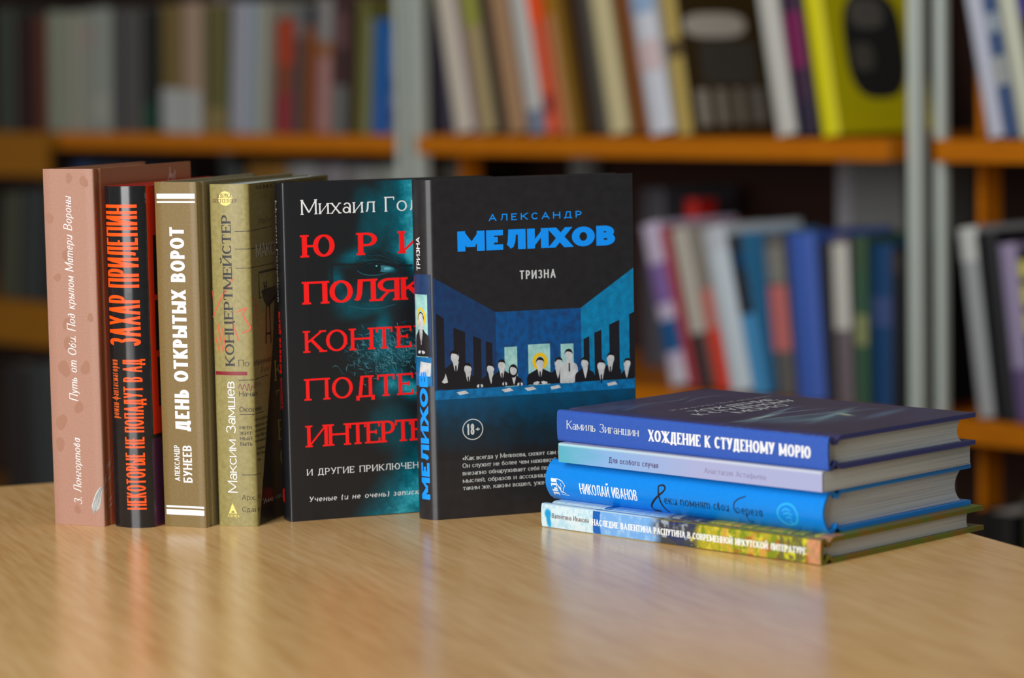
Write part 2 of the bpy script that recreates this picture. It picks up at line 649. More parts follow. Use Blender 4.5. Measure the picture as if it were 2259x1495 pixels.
# ------------------------------------------------------------------ the book builder
class Book:
    """local frame: x runs along the front cover away from the spine, y through the
    thickness (front cover face at y=0), z from foot to head"""

    def __init__(s, root, L, T, H, bulge=0.0, tb=.0024, Tfe=None, hinge='hard', square=.003, tspine=.0016, skew=0.0, flat_joint=False):
        s.skew = skew
        s.root, s.L, s.T, s.H, s.bulge, s.tb, s.hinge, s.square, s.tspine = root, L, T, H, bulge, tb, hinge, square, tspine
        s.Tfe = T if Tfe is None else Tfe
        if hinge == 'hard':
            s.prof = [(L, 0), (.0125, 0), (.0108, .0002), (.0095, .0009), (.0084, .0019), (.0074, .0025), (.0064, .0025), (.0055, .0019), (.0046, .0008), (.0037, -.0002), (.0029, -.0007), (.0021, -.0009), (.0013, -.0006), (.0006, 0), (.0001, .0009)]
        if hinge == 'hard' and flat_joint:
            s.prof = [(x, max(y, 0)) for x, y in s.prof]
        elif hinge == 'square':
            s.prof = [(L, 0), (.0090, 0), (.0080, .0004), (.0070, .0011), (.0060, .0011), (.0050, .0004), (.0040, 0), (.0014, 0), (.0006, .0001), (.0001, .0006)]
        else:
            s.prof = [(L, 0), (.006, 0), (.002, 0), (.0009, .0001), (.0002, .0006)]
        s.fx = [p[0] for p in s.prof][::-1]
        s.fy = [p[1] for p in s.prof][::-1]

    def front_y(s, x):
        return float(np.interp(x, s.fx, s.fy))

    def cover(s, x, z, lift):
        return (x, s.front_y(x) - lift, z)

    def spine(s, y, z, lift):
        t = min(max(y / s.T, 0.0), 1.0)
        return (-s.bulge * 4 * t * (1 - t) - s.skew * t - lift, y, z)

    def outer(s):
        pts = list(s.prof)
        y0 = pts[-1][1]
        n = 22 if s.bulge > .0004 else 6
        for i in range(1, n):
            t = y0 / s.T + (1 - 2 * y0 / s.T) * i / n
            pts.append((-s.bulge * 4 * t * (1 - t) - s.skew * t, t * s.T))
        for x, y in s.prof[::-1]:
            pts.append((x - s.skew, s.T + (s.Tfe - s.T) * max(x, 0) / s.L - y))
        return pts

    def make(s, mats, pages, name='cover', mi_front=0, mi_spine=0, page_label=None, pages_inset=.0035, concave=0.0, cover_label=None, extra=None):
        o = s.outer()
        nf, n = len(s.prof), len(o)
        inner = []
        for i, (x, y) in enumerate(o):
            a, b = o[max(i - 1, 0)], o[min(i + 1, n - 1)]
            dx, dy = b[0] - a[0], b[1] - a[1]
            l = math.hypot(dx, dy)
            th = s.tb if (i < nf - 3 or i > n - nf + 2) else s.tspine
            nx, ny = dy / l, -dx / l
            inner.append((x + dy / l * th, y - dx / l * th))
        # clean the board interiors (keep them parallel)
        for i in range(n):
            if i < nf - 4:
                inner[i] = (o[i][0], s.tb if o[i][0] > .013 else inner[i][1])
            if i > n - nf + 3:
                T_here = s.T + (s.Tfe - s.T) * max(o[i][0], 0) / s.L
                inner[i] = (o[i][0], T_here - s.tb if o[i][0] > .013 - s.skew else inner[i][1])
        mb = MB()
        mi = lambda j: mi_front if (j < nf - 3 or j > n - nf + 1) else mi_spine
        sm = lambda j: 0 < j < n - 2
        mb.grid([[(p[0], p[1], 0) for p in o], [(p[0], p[1], s.H) for p in o]], mi, sm)
        mb.grid([[(p[0], p[1], 0) for p in inner], [(p[0], p[1], s.H) for p in inner]], mi_front, False, True)
        for z, fl in ((0, True), (s.H, False)):
            mb.grid([[(p[0], p[1], z) for p in o], [(p[0], p[1], z) for p in inner]], mi, False, fl)
        for i in (0, n - 1):
            mb.face([(o[i][0], o[i][1], 0), (inner[i][0], inner[i][1], 0), (inner[i][0], inner[i][1], s.H), (o[i][0], o[i][1], s.H)], mi_front)
        if extra:
            extra(mb)
        cov = mb.build(name, mats, s.root, cover_label)
        # page block
        pb = MB()
        x0 = .0022
        k = 10
        g = .0002
        rowsx = []
        for i in range(k + 1):
            t = i / k
            y = s.tb + g
            yb = s.T - s.tb - g
            yb1 = s.Tfe - s.tb - g
            xx0 = x0 - s.bulge * .8 * 4 * t * (1 - t) - s.skew * t
            xx1 = s.L - pages_inset - concave * 4 * t * (1 - t) - s.skew * t
            rowsx.append(((xx0, y + (yb - y) * t), (xx1, y + (yb1 - y) * t)))
        z0, z1 = s.square, s.H - s.square
        ring_ = [a for a, b in rowsx] + [b for a, b in rowsx[::-1]]
        ring_.append(ring_[0])
        pb.grid([[(p[0], p[1], z0) for p in ring_], [(p[0], p[1], z1) for p in ring_]], 0, False, True)
        for z, fl in ((z0, False), (z1, True)):
            pb.grid([[(a[0], a[1], z) for a, b in rowsx], [(b[0], b[1], z) for a, b in rowsx]], 0, False, fl)
        pg = pb.build('page_block', pages, s.root, page_label)
        s.cov, s.pages = cov, pg
        return cov


def stand(x, y, yaw):
    a = math.radians(yaw)
    m = Matrix.Rotation(a, 4, 'Z')
    m.translation = Vector((x, y, 0.00005))
    return m


def lie(x, y, a, z, T):
    """book lying on its back cover: head to the left, spine towards the viewer; (x, y) = foot end of the spine"""
    a = math.radians(a)
    d = Vector((math.sin(a), math.cos(a), 0))
    sdir = Vector((-math.cos(a), math.sin(a), 0))
    m = Matrix((d, Vector((0, 0, -1)), sdir)).transposed().to_4x4()
    m.translation = Vector((x, y, z + T))
    return m


mm = .001
ROW = 'books standing in a row on the table'
STACK = 'books lying in a stack on the table'

# ------------------------------------------------------------------ placing lines of type (mm in, metres out)
def up_(yb, z0):
    return lambda x, y: (yb * mm + y, z0 * mm + x)


def down_(yb, z0):
    return lambda x, y: (yb * mm - y, z0 * mm - x)


def across_(y0, z0):
    return lambda x, y: (y0 * mm - x, z0 * mm + y)


def cov_(x0, z0):
    return lambda x, y: (x0 * mm + x, z0 * mm + y)


def lying_(bk, u0, v0, slope=0.0):
    return lambda x, y: (bk.T - (v0 * mm + y + slope * x), bk.H - (u0 * mm + x))


def mmp(pts):
    return [(a * mm, b * mm) for a, b in pts]


SANS_B = Style(ws=.19, wt=.16, tr=.07)
SANS = Style(ws=.13, wt=.115, tr=.1)
LIGHT = Style(ws=.1, wt=.085, tr=.1)
NARROW = Style(ws=.12, wt=.075, tr=.055)
SERIF = Style(ws=.135, wt=.06, ser=.075, st=.05, tr=.14, tick=.22)
SERIF_B = Style(ws=.2, wt=.085, ser=.085, st=.08, tr=.14, tick=.26)
SLAB = Style(ws=.165, wt=.085, ser=.09, st=.075, tr=.16, tick=.2)
SERIF_I = Style(ws=.13, wt=.075, ser=.0, sl=.2, tr=.16, ita=True, xh=.72)
SCRIPT = Style(ws=.095, wt=.055, sl=.22, tr=.12, ita=True, xh=.62)
WIDE = Style(ws=.41, wt=.275, tr=.085)

# ================================================================== 1 pink book
root = thing('hardcover_book', 'pink hardcover book with white slanted script on its spine, leftmost of the standing row', 'book', ROW, stand(-.2506, 1.695, 66.2))
b1 = Book(root, .1165, .0358, .2178, hinge='square')
PINK = grain_mat('pink_cover_paper', rgb(165, 123, 105), rgb(172, 130, 111), 900, .5, .4, .08)
SPOT = mat('pink_cover_spots', rgb(158, 114, 92), .5, .4)
spots = []
for (y, z), r in zip([(16.9, 212.3), (6.5, 210.2), (32.2, 188), (27.5, 151.9), (19.3, 164.9), (5.1, 127.8), (21.5, 123.8), (20.5, 111.6), (25, 96.2), (9.7, 97), (15.4, 72.7), (28.3, 63.3), (29.8, 49.7), (18.9, 9.7)],
                     [2.6, 3.0, 3.2, 2.5, 4, 2.2, 3.4, 4.2, 4.4, 3.6, 3.3, 4.2, 3.6, 2.4]):
    pts = []
    for i in range(24):
        a = 2 * PI * i / 24
        rr = r * (1 + .13 * math.sin(2 * a + y) + .07 * math.sin(3 * a + z))
        pts.append((min(max(y + rr * .95 * math.cos(a), .8), 35.2), z + rr * 1.1 * math.sin(a)))
    spots.append(mmp(pts))
b1.make([grain_mat('terracotta_cover_paper', rgb(178, 114, 80), rgb(184, 120, 86), 900, .5, .4, .08), SPOT, PINK], PAPER_A, mi_spine=2, cover_label='pink spine with darker spots, brownish boards', extra=lambda m_: [poly(m_, q_, b1.spine, 3e-5, 1) for q_ in spots])
mb = MB()
write(mb, 'З. Лонгортова', SCRIPT, 5.6 * mm, 40.6 * mm, up_(15.5, 12.9), b1.spine)
mb.build('spine_author', INK['white'], root)
mb = MB()
write(mb, 'Путь от Оби. Под крылом Матери Вороны', SCRIPT, 6.0 * mm, 124.3 * mm, up_(15.9, 76.5), b1.spine)
mb.build('spine_title', INK['white'], root, 'white slanted script lettering')
mb = MB()
rnd = random.Random(4)
for i in range(26):
    t = i / 25
    off = (t - .5) * 6.2
    brush(mb, mmp([(7.6 - .8 * t + off * .35, 7 + 1.5 * t + abs(off) * .6), (7.4 + off * .8 - 1.6, 12 + rnd.uniform(-1, 1)), (3.4 + off * .55, 19.5 + rnd.uniform(-1, 1)), (.5 + max(off, 0) * .3, 24.4)]), (.3 + .25 * rnd.random()) * mm, b1.spine, 6e-5)
for a in ([(1.6, 27), (7.3, 37.1), (13.2, 46.1)], [(2.5, 8), (9, 17), (13.1, 21)], [(2, 20), (6, 26), (12, 35)], [(1.5, 5), (6, 10), (11, 15)], [(1, 24), (5, 31), (10, 40)]):
    brush(mb, mmp(a), .35 * mm, b1.cover, 6e-5)
mb.build('feather_drawing', INK['offwhite'], root, 'white brushed feather drawing at the foot')
mb = MB()
for a in ([(88, 207), (90.5, 211), (90.9, 215.4)], [(91, 208), (92, 211), (94, 206)], [(96.9, 206), (96.2, 210), (97, 213)], [(93.5, 208), (95, 211)]):
    brush(mb, mmp(a), 1.1 * mm, b1.cover)
mb.build('cover_drawing', mat('pale_pink_ink', rgb(226, 200, 186), .5), root)

# ================================================================== 2 black and red book
root = thing('hardcover_book', 'glossy black spined book with orange capitals and red front cover, beside the pink book', 'book', ROW, stand(-.2192, 1.689, 67))
b2 = Book(root, .13, .0284, .2072, bulge=.0058)
BLK_GLOSS = grain_mat('glossy_black_jacket', rgb(24, 24, 26), rgb(28, 28, 30), 220, .16, .6, .10, 2)
RED_GLOSS = mat('glossy_red_jacket', rgb(232, 52, 22), .25, .5)
b2.make([RED_GLOSS, BLK_GLOSS], PAPER_A, mi_spine=1)
mb = MB()
write(mb, 'ЗАХАР ПРИЛЕПИН', Style(ws=.088, wt=.07, tr=.042), 21.8 * mm, 85.2 * mm, up_(3.8, 111), b2.spine, 0, 1.2 * mm)
mb.build('spine_author', INK['orange'], root, 'orange condensed capitals')
mb = MB()
write(mb, 'НЕКОТОРЫЕ НЕ ПОПАДУТ В АД', Style(ws=.1, wt=.08, tr=.05), 11.6 * mm, 91.8 * mm, up_(3.7, 11.1), b2.spine, 0, 1.2 * mm)
mb.build('spine_title', INK['orange'], root, 'orange condensed capitals')
mb = MB()
write(mb, 'роман-фантасмагория', Style(ws=.13, wt=.09, tr=.1, xh=.92), 5.0 * mm, 35.6 * mm, up_(19.2, 66.7), b2.spine, 0, 1.0 * mm)
mb.build('spine_subtitle', INK['dim_orange'], root)
mb = MB()
for x0, z0, x1, z1 in ((8.5, 141, 24, 177), (8.5, 107, 24, 137.5), (30, 141, 46, 177), (30, 107, 46, 137.5), (52, 107, 68, 177), (74, 107, 120, 177), (9.5, 73, 24, 103), (30, 73, 120, 103)):
    poly(mb, mmp([(x0, z0), (x1, z0), (x1, z1), (x0, z1)]), b2.cover, 5e-5)
poly(mb, mmp([(.4, 54), (2.2, 54), (3.4, 54), (6, 54), (8, 54), (13, 54), (129.5, 54), (129.5, 56.5), (13, 56.5), (8, 56.5), (6, 56.5), (3.4, 56.5), (2.2, 56.5), (.4, 56.5)]), b2.cover, 7e-5)
xs = [.4, 1.2, 2.2, 3.4, 4.6, 5.8, 7, 8.2, 9.5, 10.8, 12.5, 129.5]
mb.grid([[b2.cover(x * mm, z * mm, 5e-5) for x in xs] for z in (.3, 54)], 1)
mb.build('cover_illustration', [INK['black'], mat('purple_ink', rgb(84, 38, 84), .3)], root, 'black blocks and a purple band on the red cover')

# ================================================================== 3 brown book
root = thing('hardcover_book', 'square tan-brown hardcover with white double bars and bold white title on its spine', 'book', ROW, stand(-.1871, 1.6827, 66.9))
b3 = Book(root, .1251, .0292, .2092, hinge='square')
b3.make([grain_mat('khaki_board_paper', rgb(150, 138, 104), rgb(160, 147, 112), 500, .42, .4, .1), grain_mat('tan_spine_paper', rgb(120, 99, 57), rgb(127, 106, 63), 700, .4, .45, .1)], PAPER_A, mi_spine=1)
for bars in (((199.1, 202.2), (196.6, 197.7)), ((11.6, 12.8), (7.2, 10.5))):
    mb = MB()
    for a, b in bars:
        poly(mb, mmp([(1.2, a), (27.4, a), (27.4, b), (1.2, b)]), b3.spine)
    mb.build('spine_bars', INK['white'], root, 'pair of white bars across the spine')
mb = MB()
write(mb, 'ДЕНЬ ОТКРЫТЫХ ВОРОТ', Style(ws=.225, wt=.175, tr=.1), 9.9 * mm, 123.5 * mm, up_(9.4, 58.6), b3.spine)
mb.build('spine_title', INK['white'], root)
mb = MB()
write(mb, 'АЛЕКСАНДР', Style(ws=.15, wt=.12, tr=.1), 3.6 * mm, 21.8 * mm, up_(17.2, 28), b3.spine)
write(mb, 'БУНЕЕВ', Style(ws=.17, wt=.14, tr=.1), 6.2 * mm, 22.6 * mm, up_(8.7, 27.2), b3.spine)
mb.build('author_lettering', INK['white'], root)

# ================================================================== 4 sand coloured book
root = thing('paperback_book', 'sand-coloured book with typed form lettering and a pale yellow disc on its spine', 'book', ROW, stand(-.1562, 1.6841, 72))
b4 = Book(root, .1294, .0258, .2073, bulge=.0022, tb=.0012, Tfe=.015, hinge='soft', square=.0008, tspine=.0012)
SAND = grain_mat('sand_paper_cover', rgb(136, 125, 72), rgb(153, 143, 88), 420, .42, .5, .22, 5, lo=.3, hi=.7)
b4.make([SAND], PAPER_A, pages_inset=.001)


def wrap4(a, b, lift):      # runs over the spine's right part and round onto the front cover; a = 0 is 10 mm left of the ridge
    return b4.spine(.010 - a, b, lift) if a < .0096 else b4.cover(a - .0094, b, lift)


mb = MB()
disc(mb, 14.2 * mm, 198.8 * mm, 4.6 * mm, 4.3 * mm, b4.spine, 5e-5)
mb.build('series_disc', INK['yellow'], root, 'pale yellow disc')
mb = MB()
poly(mb, mmp([(18, 7.8), (15.3, 14.2), (12.3, 7.8)]), b4.spine, 5e-5)
mb.build('publisher_mark', INK['yellow'], root, 'small yellow triangle')
mb = MB()
poly(mb, mmp([(16.3, 8.2), (15.2, 11.3), (13.9, 8.2)]), b4.spine, 8e-5, 1)
disc(mb, 15.15 * mm, 10.4 * mm, 1.0 * mm, .9 * mm, b4.spine, 1e-4, 0, 14)
write(mb, 'АЗБУКА', Style(ws=.15, wt=.1, tr=.12), 1.6 * mm, 8 * mm, across_(18.9, 5.6), b4.spine)
mb.build('publisher_name', [INK['yellow'], SAND], root)
mb = MB()
write(mb, 'АЗБУКА', Style(ws=.15, wt=.07, ser=.06, st=.06, tr=.12), 2.5 * mm, 9.8 * mm, across_(19.8, 199.2), b4.spine, lift=1e-4)
write(mb, 'БЕСТСЕЛЛЕР', Style(ws=.15, wt=.07, ser=.06, st=.06, tr=.1), 2.3 * mm, 16.2 * mm, across_(22.9, 196.2), b4.spine, lift=1e-4)
mb.build('series_lettering', INK['brown'], root)
mb = MB()
write(mb, 'КОНЦЕРТМЕЙСТЕР', Style(ws=.22, wt=.08, ser=.07, st=.07, tr=.15, tick=.24), 6.0 * mm, 91 * mm, up_(11.2, 97.9), b4.spine, 0, 1.5 * mm)
mb.build('spine_title', INK['black'], root)
mb = MB()
poly(mb, mmp([(24.4, 92.2), (3.6, 92.2), (3.6, 94.4), (24.4, 94.4)]), b4.spine)
mb.build('spine_rule', INK['maroon'], root, 'dark red bar')
mb = MB()
write(mb, 'Максим Замшев', Style(ws=.105, wt=.09, tr=.09, xh=.72), 6.4 * mm, 67.8 * mm, up_(11.7, 20.6), b4.spine, 0, 1.5 * mm)
mb.build('author_lettering', INK['white'], root)
mb = MB()
for st in ([(10.2, 150.9), (18, 140.1), (25.4, 127)], [(25.2, 143.2), (24.4, 135.4)], [(21.9, 123.9), (20.5, 115), (18.3, 106.1)], [(24.2, 117.7), (22.7, 111), (20.8, 105.3)], [(12.6, 125.5), (10.2, 119), (8, 113.2)], [(19, 121), (17.5, 113), (16, 106)],
           [(9.2, 130.2), (6, 131.6), (2.8, 132.7), (5, 129.5), (3.5, 125.5), (1, 121.6), (1.6, 119.5), (4, 118.4), (6.2, 117.9)]):
    brush(mb, mmp(st), .9 * mm, b4.spine, 6e-5)
for st in ([(1, 138.7), (6, 136.5), (9, 131), (8, 126), (5.5, 124.3)], [(1, 124), (4, 128), (7, 132), (3, 134)]):
    brush(mb, mmp(st), .8 * mm, b4.cover, 6e-5)
mb.build('red_scrawl', INK['scrawl'], root, 'red pencil scrawl across the title')
mb = MB()
poly(mb, mmp([(3, .6), (31, 107.6), (36, 135), (46, 150), (118, 150), (118, .6)]), b4.cover, 4e-5, 0)
poly(mb, mmp([(118, .6), (118, 150), (128.8, 150), (128.8, .6)]), b4.cover, 4e-5, 0)
mb.build('cover_photograph', mat('dark_photo_ink', rgb(26, 20, 14), .4), root, 'dark slanting photograph area on the front cover')
mb = MB()
for (a, z, z2, ln) in ((1.2, 178.9, 180, 45), (1, 168.4, 168.4, 45), (1, 156.9, 157.2, 45), (1.2, 89.2, 90, 32), (1.2, 68.4, 68.6, 24), (1.4, 31.6, 31.6, 16)):
    brush(mb, mmp([(a, z), (9.2, z + (z2 - z) * .2), (9.9, z + (z2 - z) * .2), (ln, z2)]), .42 * mm, wrap4, 6e-5, 0, False, 0)
write(mb, 'По обвинению', Style(ws=.11, wt=.09, tr=.12), 4.0 * mm, 37 * mm, lambda x, y: (1.2 * mm + x, 97.6 * mm + y), wrap4, 0, 1 * mm)
write(mb, 'Начато', Style(ws=.14, wt=.11, tr=.12), 3.1 * mm, 14 * mm, lambda x, y: (1.1 * mm + x, 79.4 * mm + y), wrap4, 0, 1 * mm)
write(mb, 'Окончено', Style(ws=.14, wt=.11, tr=.12), 3.3 * mm, 19 * mm, lambda x, y: (1.0 * mm + x, 69.9 * mm + y), wrap4, 0, 1 * mm)
write(mb, 'Арх. N', Style(ws=.13, wt=.1, tr=.12), 3.3 * mm, 13.5 * mm, lambda x, y: (.9 * mm + x, 16.2 * mm + y), wrap4, 0, 1 * mm)
write(mb, 'Сдано', Style(ws=.13, wt=.1, tr=.12), 3.3 * mm, 12.5 * mm, lambda x, y: (.9 * mm + x, 8.9 * mm + y), wrap4, 0, 1 * mm)
for t, z in (('ния', 59.4), ('жит', 56.0), ('ный', 52.7), ('быть', 49.3)):
    write(mb, t, Style(ws=.2, wt=.12, tr=.14, xh=.85, ser=.03, st=.06), 2.4 * mm, 7.4 * mm, lambda x, y: (.8 * mm + x, z * mm + y), wrap4)
for t, z, x0, ln in (('После судебного', 64, .5, 22), ('приговора след', 60.5, .5, 20), ('немедленно в', 57.3, .5, 18), ('отдел МВД для', 54.2, .5, 18), ('приобщения', 51, .5, 15), ('Основание', 46.2, 1.5, 13), ('НКЮ Союза', 43.1, 1.5, 12.5), ('года', 39.4, 1.5, 6)):
    write(mb, t, Style(ws=.16, wt=.1, tr=.1), 2.0 * mm, ln * mm, cov_(x0, z), b4.cover)
write(mb, 'МИНИСТЕРСТВО', Style(ws=.2, wt=.14, tr=.12), 2.6 * mm, 62 * mm, cov_(12, 203.4), b4.cover)
write(mb, 'ЮСТИЦИИ РСФСР', Style(ws=.2, wt=.14, tr=.12), 2.4 * mm, 46 * mm, cov_(78, 203.4), b4.cover)
for st, wd in (([(12.4, 138), (12.4, 153.1), (40.3, 153.7)], 1.4), ([(12.2, 137.7), (15.5, 137.9)], .8), ([(20, 147), (20.5, 141)], 1.6), ([(23.5, 147), (23.5, 141)], 1.4), ([(20.5, 144), (23.5, 144)], 1.0),
               ([(22.7, 133), (20.6, 109)], 1.6), ([(27.4, 132.6), (28.4, 108.9)], 1.6), ([(20.8, 115.2), (29, 115)], 1.4), ([(16.8, 142), (20, 136), (25.7, 132.6), (33, 135), (38, 136.3)], 2.6)):
    brush(mb, mmp(st), wd * mm, b4.cover, 9e-5, 0, False, 0)
poly(mb, mmp([(16.5, 142), (25.7, 132.6), (38, 136), (38.5, 143.3), (27, 143)]), b4.cover, 9e-5)
brush(mb, mmp([(14, 181.5), (15, 186), (17, 183), (19, 185.5), (21, 182.5), (23, 185), (25, 183), (28, 186), (31, 183.5), (35, 185)]), .4 * mm, b4.cover, 6e-5)
brush(mb, mmp([(11, 92), (13, 96), (13.5, 92.5), (16, 95), (18, 92.8), (20, 95), (22, 93), (26, 95)]), .4 * mm, b4.cover, 6e-5)
mb.build('case_file_lettering', INK['soft_black'], root, 'dark typed form lettering and stamp')
mb = MB()
write(mb, 'МАКСИМ ЗАМШЕВ', Style(ws=.1, wt=.08, tr=.1), 8.2 * mm, 92 * mm, cov_(8.8, 162.6), b4.cover, lift=1.1e-4)
mb.build('cover_author', INK['offwhite'], root)
mb = MB()
write(mb, 'Умно, изящно, тонко', Style(ws=.1, wt=.08, tr=.1), 3 * mm, 60 * mm, cov_(9.4, 12.4), b4.cover, lift=1.1e-4)
mb.build('cover_motto', INK['offwhite'], root)
mb = MB()
brush(mb, mmp([(.8, 84), (2, 87), (3.2, 83.4), (4.5, 86.6), (6, 83), (7, 87), (8, 82.5), (9, 86)]), .42 * mm, wrap4, 6e-5)
brush(mb, mmp([(9.9, 84), (11, 88), (12.3, 84), (14, 87.5), (16, 84.5), (18, 86.5), (21, 85)]), .42 * mm, wrap4, 6e-5)
mb.build('handwriting', mat('violet_ink', rgb(116, 44, 70), .5), root)
mb = MB()
for t, z, x in (('Т', 66.5, 34.5), ('Е', 48, 36), ('О', 31, 38), ('К', 85, 33)):
    write(mb, t, SERIF, 12.5 * mm, 12 * mm, cov_(x, z), b4.cover, lift=1.1e-4)
mb.build('cover_title', INK['gold'], root)

# ================================================================== 5 black and teal portrait book
root = thing('hardcover_book', 'black hardcover with red capitals over a teal bearded face on its cover', 'book', ROW, stand(-.1372, 1.6984, 20))
b5 = Book(root, .135, .0172, .2068, bulge=.0008)
BLK_SATIN = grain_mat('black_satin_cover', rgb(28, 29, 32), rgb(32, 33, 36), 1500, .3, .5, .06, 2)
b5.make([BLK_SATIN], PAPER_A)


def portrait(X, Z):
    e = np.zeros(X.shape)
    n = fbm(X / 9, Z / 9, 3)
    fine = fbm(X / 1.3, Z / 1.3, 9, 3)
    e += .95 * np.clip((X - 58 + 5 * (n - .5)) / 24, 0, 1) * np.clip((Z - 150) / 12, 0, 1)          # forehead
    e += .35 * blob(X, Z, 56, 178, 9, 22, -12) + .25 * blob(X, Z, 52, 196, 8, 8)
    e *= 1 - .8 * blob(X, Z, 62, 157.5, 20, 4.6, -26, 1.5)                                          # eyebrow
    e += .55 * blob(X, Z, 43, 160.5, 9, 4.5, 20, 1.2)
    e += .42 * blob(X, Z, 57, 156.3, 9, 2.2, -6, 1.4) + .75 * blob(X, Z, 66, 152.5, 4.6, 2.1, -20, 1.5)
    e += .8 * blob(X, Z, 84, 160, 6, 12, 0, 1.5)
    e += .45 * blob(X, Z, 33, 147, 4.5, 7, 8, 1.3) + .38 * blob(X, Z, 39, 134, 9, 6, 30, 1.2) + .25 * blob(X, Z, 62, 138, 18, 9, 10, 1.2) + .3 * blob(X, Z, 48, 127, 14, 5, 10)
    e += .55 * blob(X, Z, 62, 115, 5.5, 12, -4, 1.2) + .2 * blob(X, Z, 52, 112, 10, 9)
    e += .42 * blob(X, Z, 66, 101, 18, 8, 6, 1.1)
    e += .65 * blob(X, Z, 69, 84, 10, 7, -30, 1.3) + .8 * blob(X, Z, 80, 77, 8, 6, -20, 1.4) + .4 * blob(X, Z, 62, 78, 8, 6)
    d = (X - 46) * .80 - (Z - 0) * .56                                                               # neck and collar, lower right
    e += .85 * np.clip((d + 8) / 26, 0, 1) * np.clip((70 - Z) / 40, 0, 1) * (.8 + .4 * n)
    e += .35 * blob(X, Z, 66, 55, 14, 16, 30)
    e *= (.78 + .44 * fine) * (.75 + .5 * n)
    # eye, lashes, glasses
    e *= 1 - .93 * blob(X, Z, 55, 152.6, 3.2, 3.2, 0, 2.5)
    e *= 1 - .9 * np.exp(-((Z - (157.2 - .09 * (X - 50) - .012 * (X - 57) ** 2)) / .7) ** 2) * (np.abs(X - 57) < 12)
    e += .5 * blob(X, Z, 57.5, 154.6, .8, .8)
    fr = np.exp(-((Z - (156.4 - .055 * (X - 30))) / .75) ** 4) * ((X > 29.5) & (X < 82))
    fr = np.maximum(fr, np.exp(-((X - 30) / .7) ** 4) * ((Z > 137) & (Z < 156)))
    e *= 1 - .96 * fr
    e *= np.clip((X - 18) / 12, 0, 1)
    e = np.clip(e, 0, 1.1)[..., None]
    dark, mid, hi = np.array([27, 29, 32.]), np.array([0, 88, 104.]), np.array([58, 172, 190.])
    return np.where(e < .55, dark + (mid - dark) * e / .55, mid + (hi - mid) * (e - .55) / .55)


SATIN_PRINT = vcol_mat('satin_print', .3, .5, 0, .05)
def hair(mb):
    sf = b5.cover
    P_ = lambda pts: mmp(pts)
    poly(mb, P_([(46, 151.6), (50, 150), (56, 149.4), (56, 155.6), (52, 155)]), sf, 4.2e-5, 4)
    poly(mb, P_([(60, 151.0), (63, 150.2), (67, 150.6), (70, 152.2), (67, 153.6), (63, 154.4), (60, 154.2)]), sf, 4.2e-5, 5)
    poly(mb, P_([(63.5, 151.6), (66.5, 151.7), (68.4, 152.4), (65.5, 153.2), (63.5, 153)]), sf, 4.4e-5, 1)
    disc(mb, 57.4 * mm, 152.7 * mm, 4.1 * mm, 3.5 * mm, sf, 4.6e-5, 4)
    disc(mb, 58.6 * mm, 154.2 * mm, .6 * mm, .5 * mm, sf, 5e-5, 1)
    brush(mb, P_([(44, 150.5), (48, 154.2), (54, 156.8), (60, 156.9), (66, 155.2), (72, 152)]), 1.1 * mm, sf, 4.8e-5, 4)
    brush(mb, P_([(46, 152), (50, 149.6), (56, 148.6), (63, 149.2), (70, 151.4)]), .4 * mm, sf, 4.8e-5, 2)
    brush(mb, P_([(46, 157.6), (52, 160.4), (59, 160.8), (66, 158.8), (73, 154.6)]), .6 * mm, sf, 4.8e-5, 3)
    brush(mb, P_([(40, 130.5), (50, 128.4), (60, 128.2), (70, 130.2)]), .35 * mm, sf, 4.8e-5, 2)
    rnd = random.Random(8)
    for i in range(760):
        x, z = rnd.gauss(66, 13), rnd.gauss(100, 7.5)
        if not (30 < x < 112 and 82 < z < 122):
            continue
        a = rnd.uniform(-.9, .9) + (PI if rnd.random() < .5 else 0) - .6
        l, c = rnd.uniform(2.0, 5.0), rnd.uniform(-.5, .5)
        p = [(x, z), (x + l * .5 * math.cos(a), z + l * .5 * math.sin(a)), (x + l * math.cos(a + c), z + l * math.sin(a + c))]
        brush(mb, mmp(p), rnd.uniform(.1, .2) * mm, b5.cover, 5e-5, 1 + rnd.randrange(3), True, .9)
    for i in range(150):
        t = rnd.random()
        x, z = 44 + 36 * t, 158 + 6 * math.sin(PI * t * .8) - 9 * t * t + rnd.gauss(0, 1.5)
        a = rnd.gauss(.5 - 1.2 * t, .35)
        brush(mb, mmp([(x, z), (x + 1.8 * math.cos(a), z + 1.8 * math.sin(a)), (x + 3.3 * math.cos(a - .3), z + 3.3 * math.sin(a - .3))]), .14 * mm, b5.cover, 5e-5, rnd.choice((3, 4, 4)), True, .9)


print_grid('cover_portrait', 14, 134.6, 190, .4, 206.4, 320, portrait, b5.cover, [SATIN_PRINT, mat('teal_hair_ink_a', rgb(96, 176, 192), .3), mat('teal_hair_ink_b', rgb(30, 100, 116), .3), mat('teal_hair_ink_c', rgb(16, 62, 74), .3), mat('teal_hair_ink_d', rgb(14, 30, 36), .3), mat('teal_eye_ink', rgb(50, 122, 138), .3)], root, label='teal photograph of a bearded face with glasses', extra=hair)
mb = MB()
write(mb, 'Михаил Голубков', Style(ws=.115, wt=.07, ser=.05, st=.055, tr=.17, xh=.72, tick=.18), 9.0 * mm, 112 * mm, cov_(11.7, 187.3), b5.cover, lift=9e-5)
mb.build('author_lettering', INK['white'], root)
mb = MB()
RB = Style(ws=.235, wt=.1, ser=.085, st=.085, tr=.11, tick=.28)
for ch, x0, x1 in (('Ю', 11.6, 32.2), ('Р', 47.2, 59.3), ('И', 73.6, 91), ('Й', 106, 123.5)):
    write(mb, ch, RB, 13.6 * mm, (x1 - x0) * mm, cov_(x0, 161.3), b5.cover, lift=9e-5)
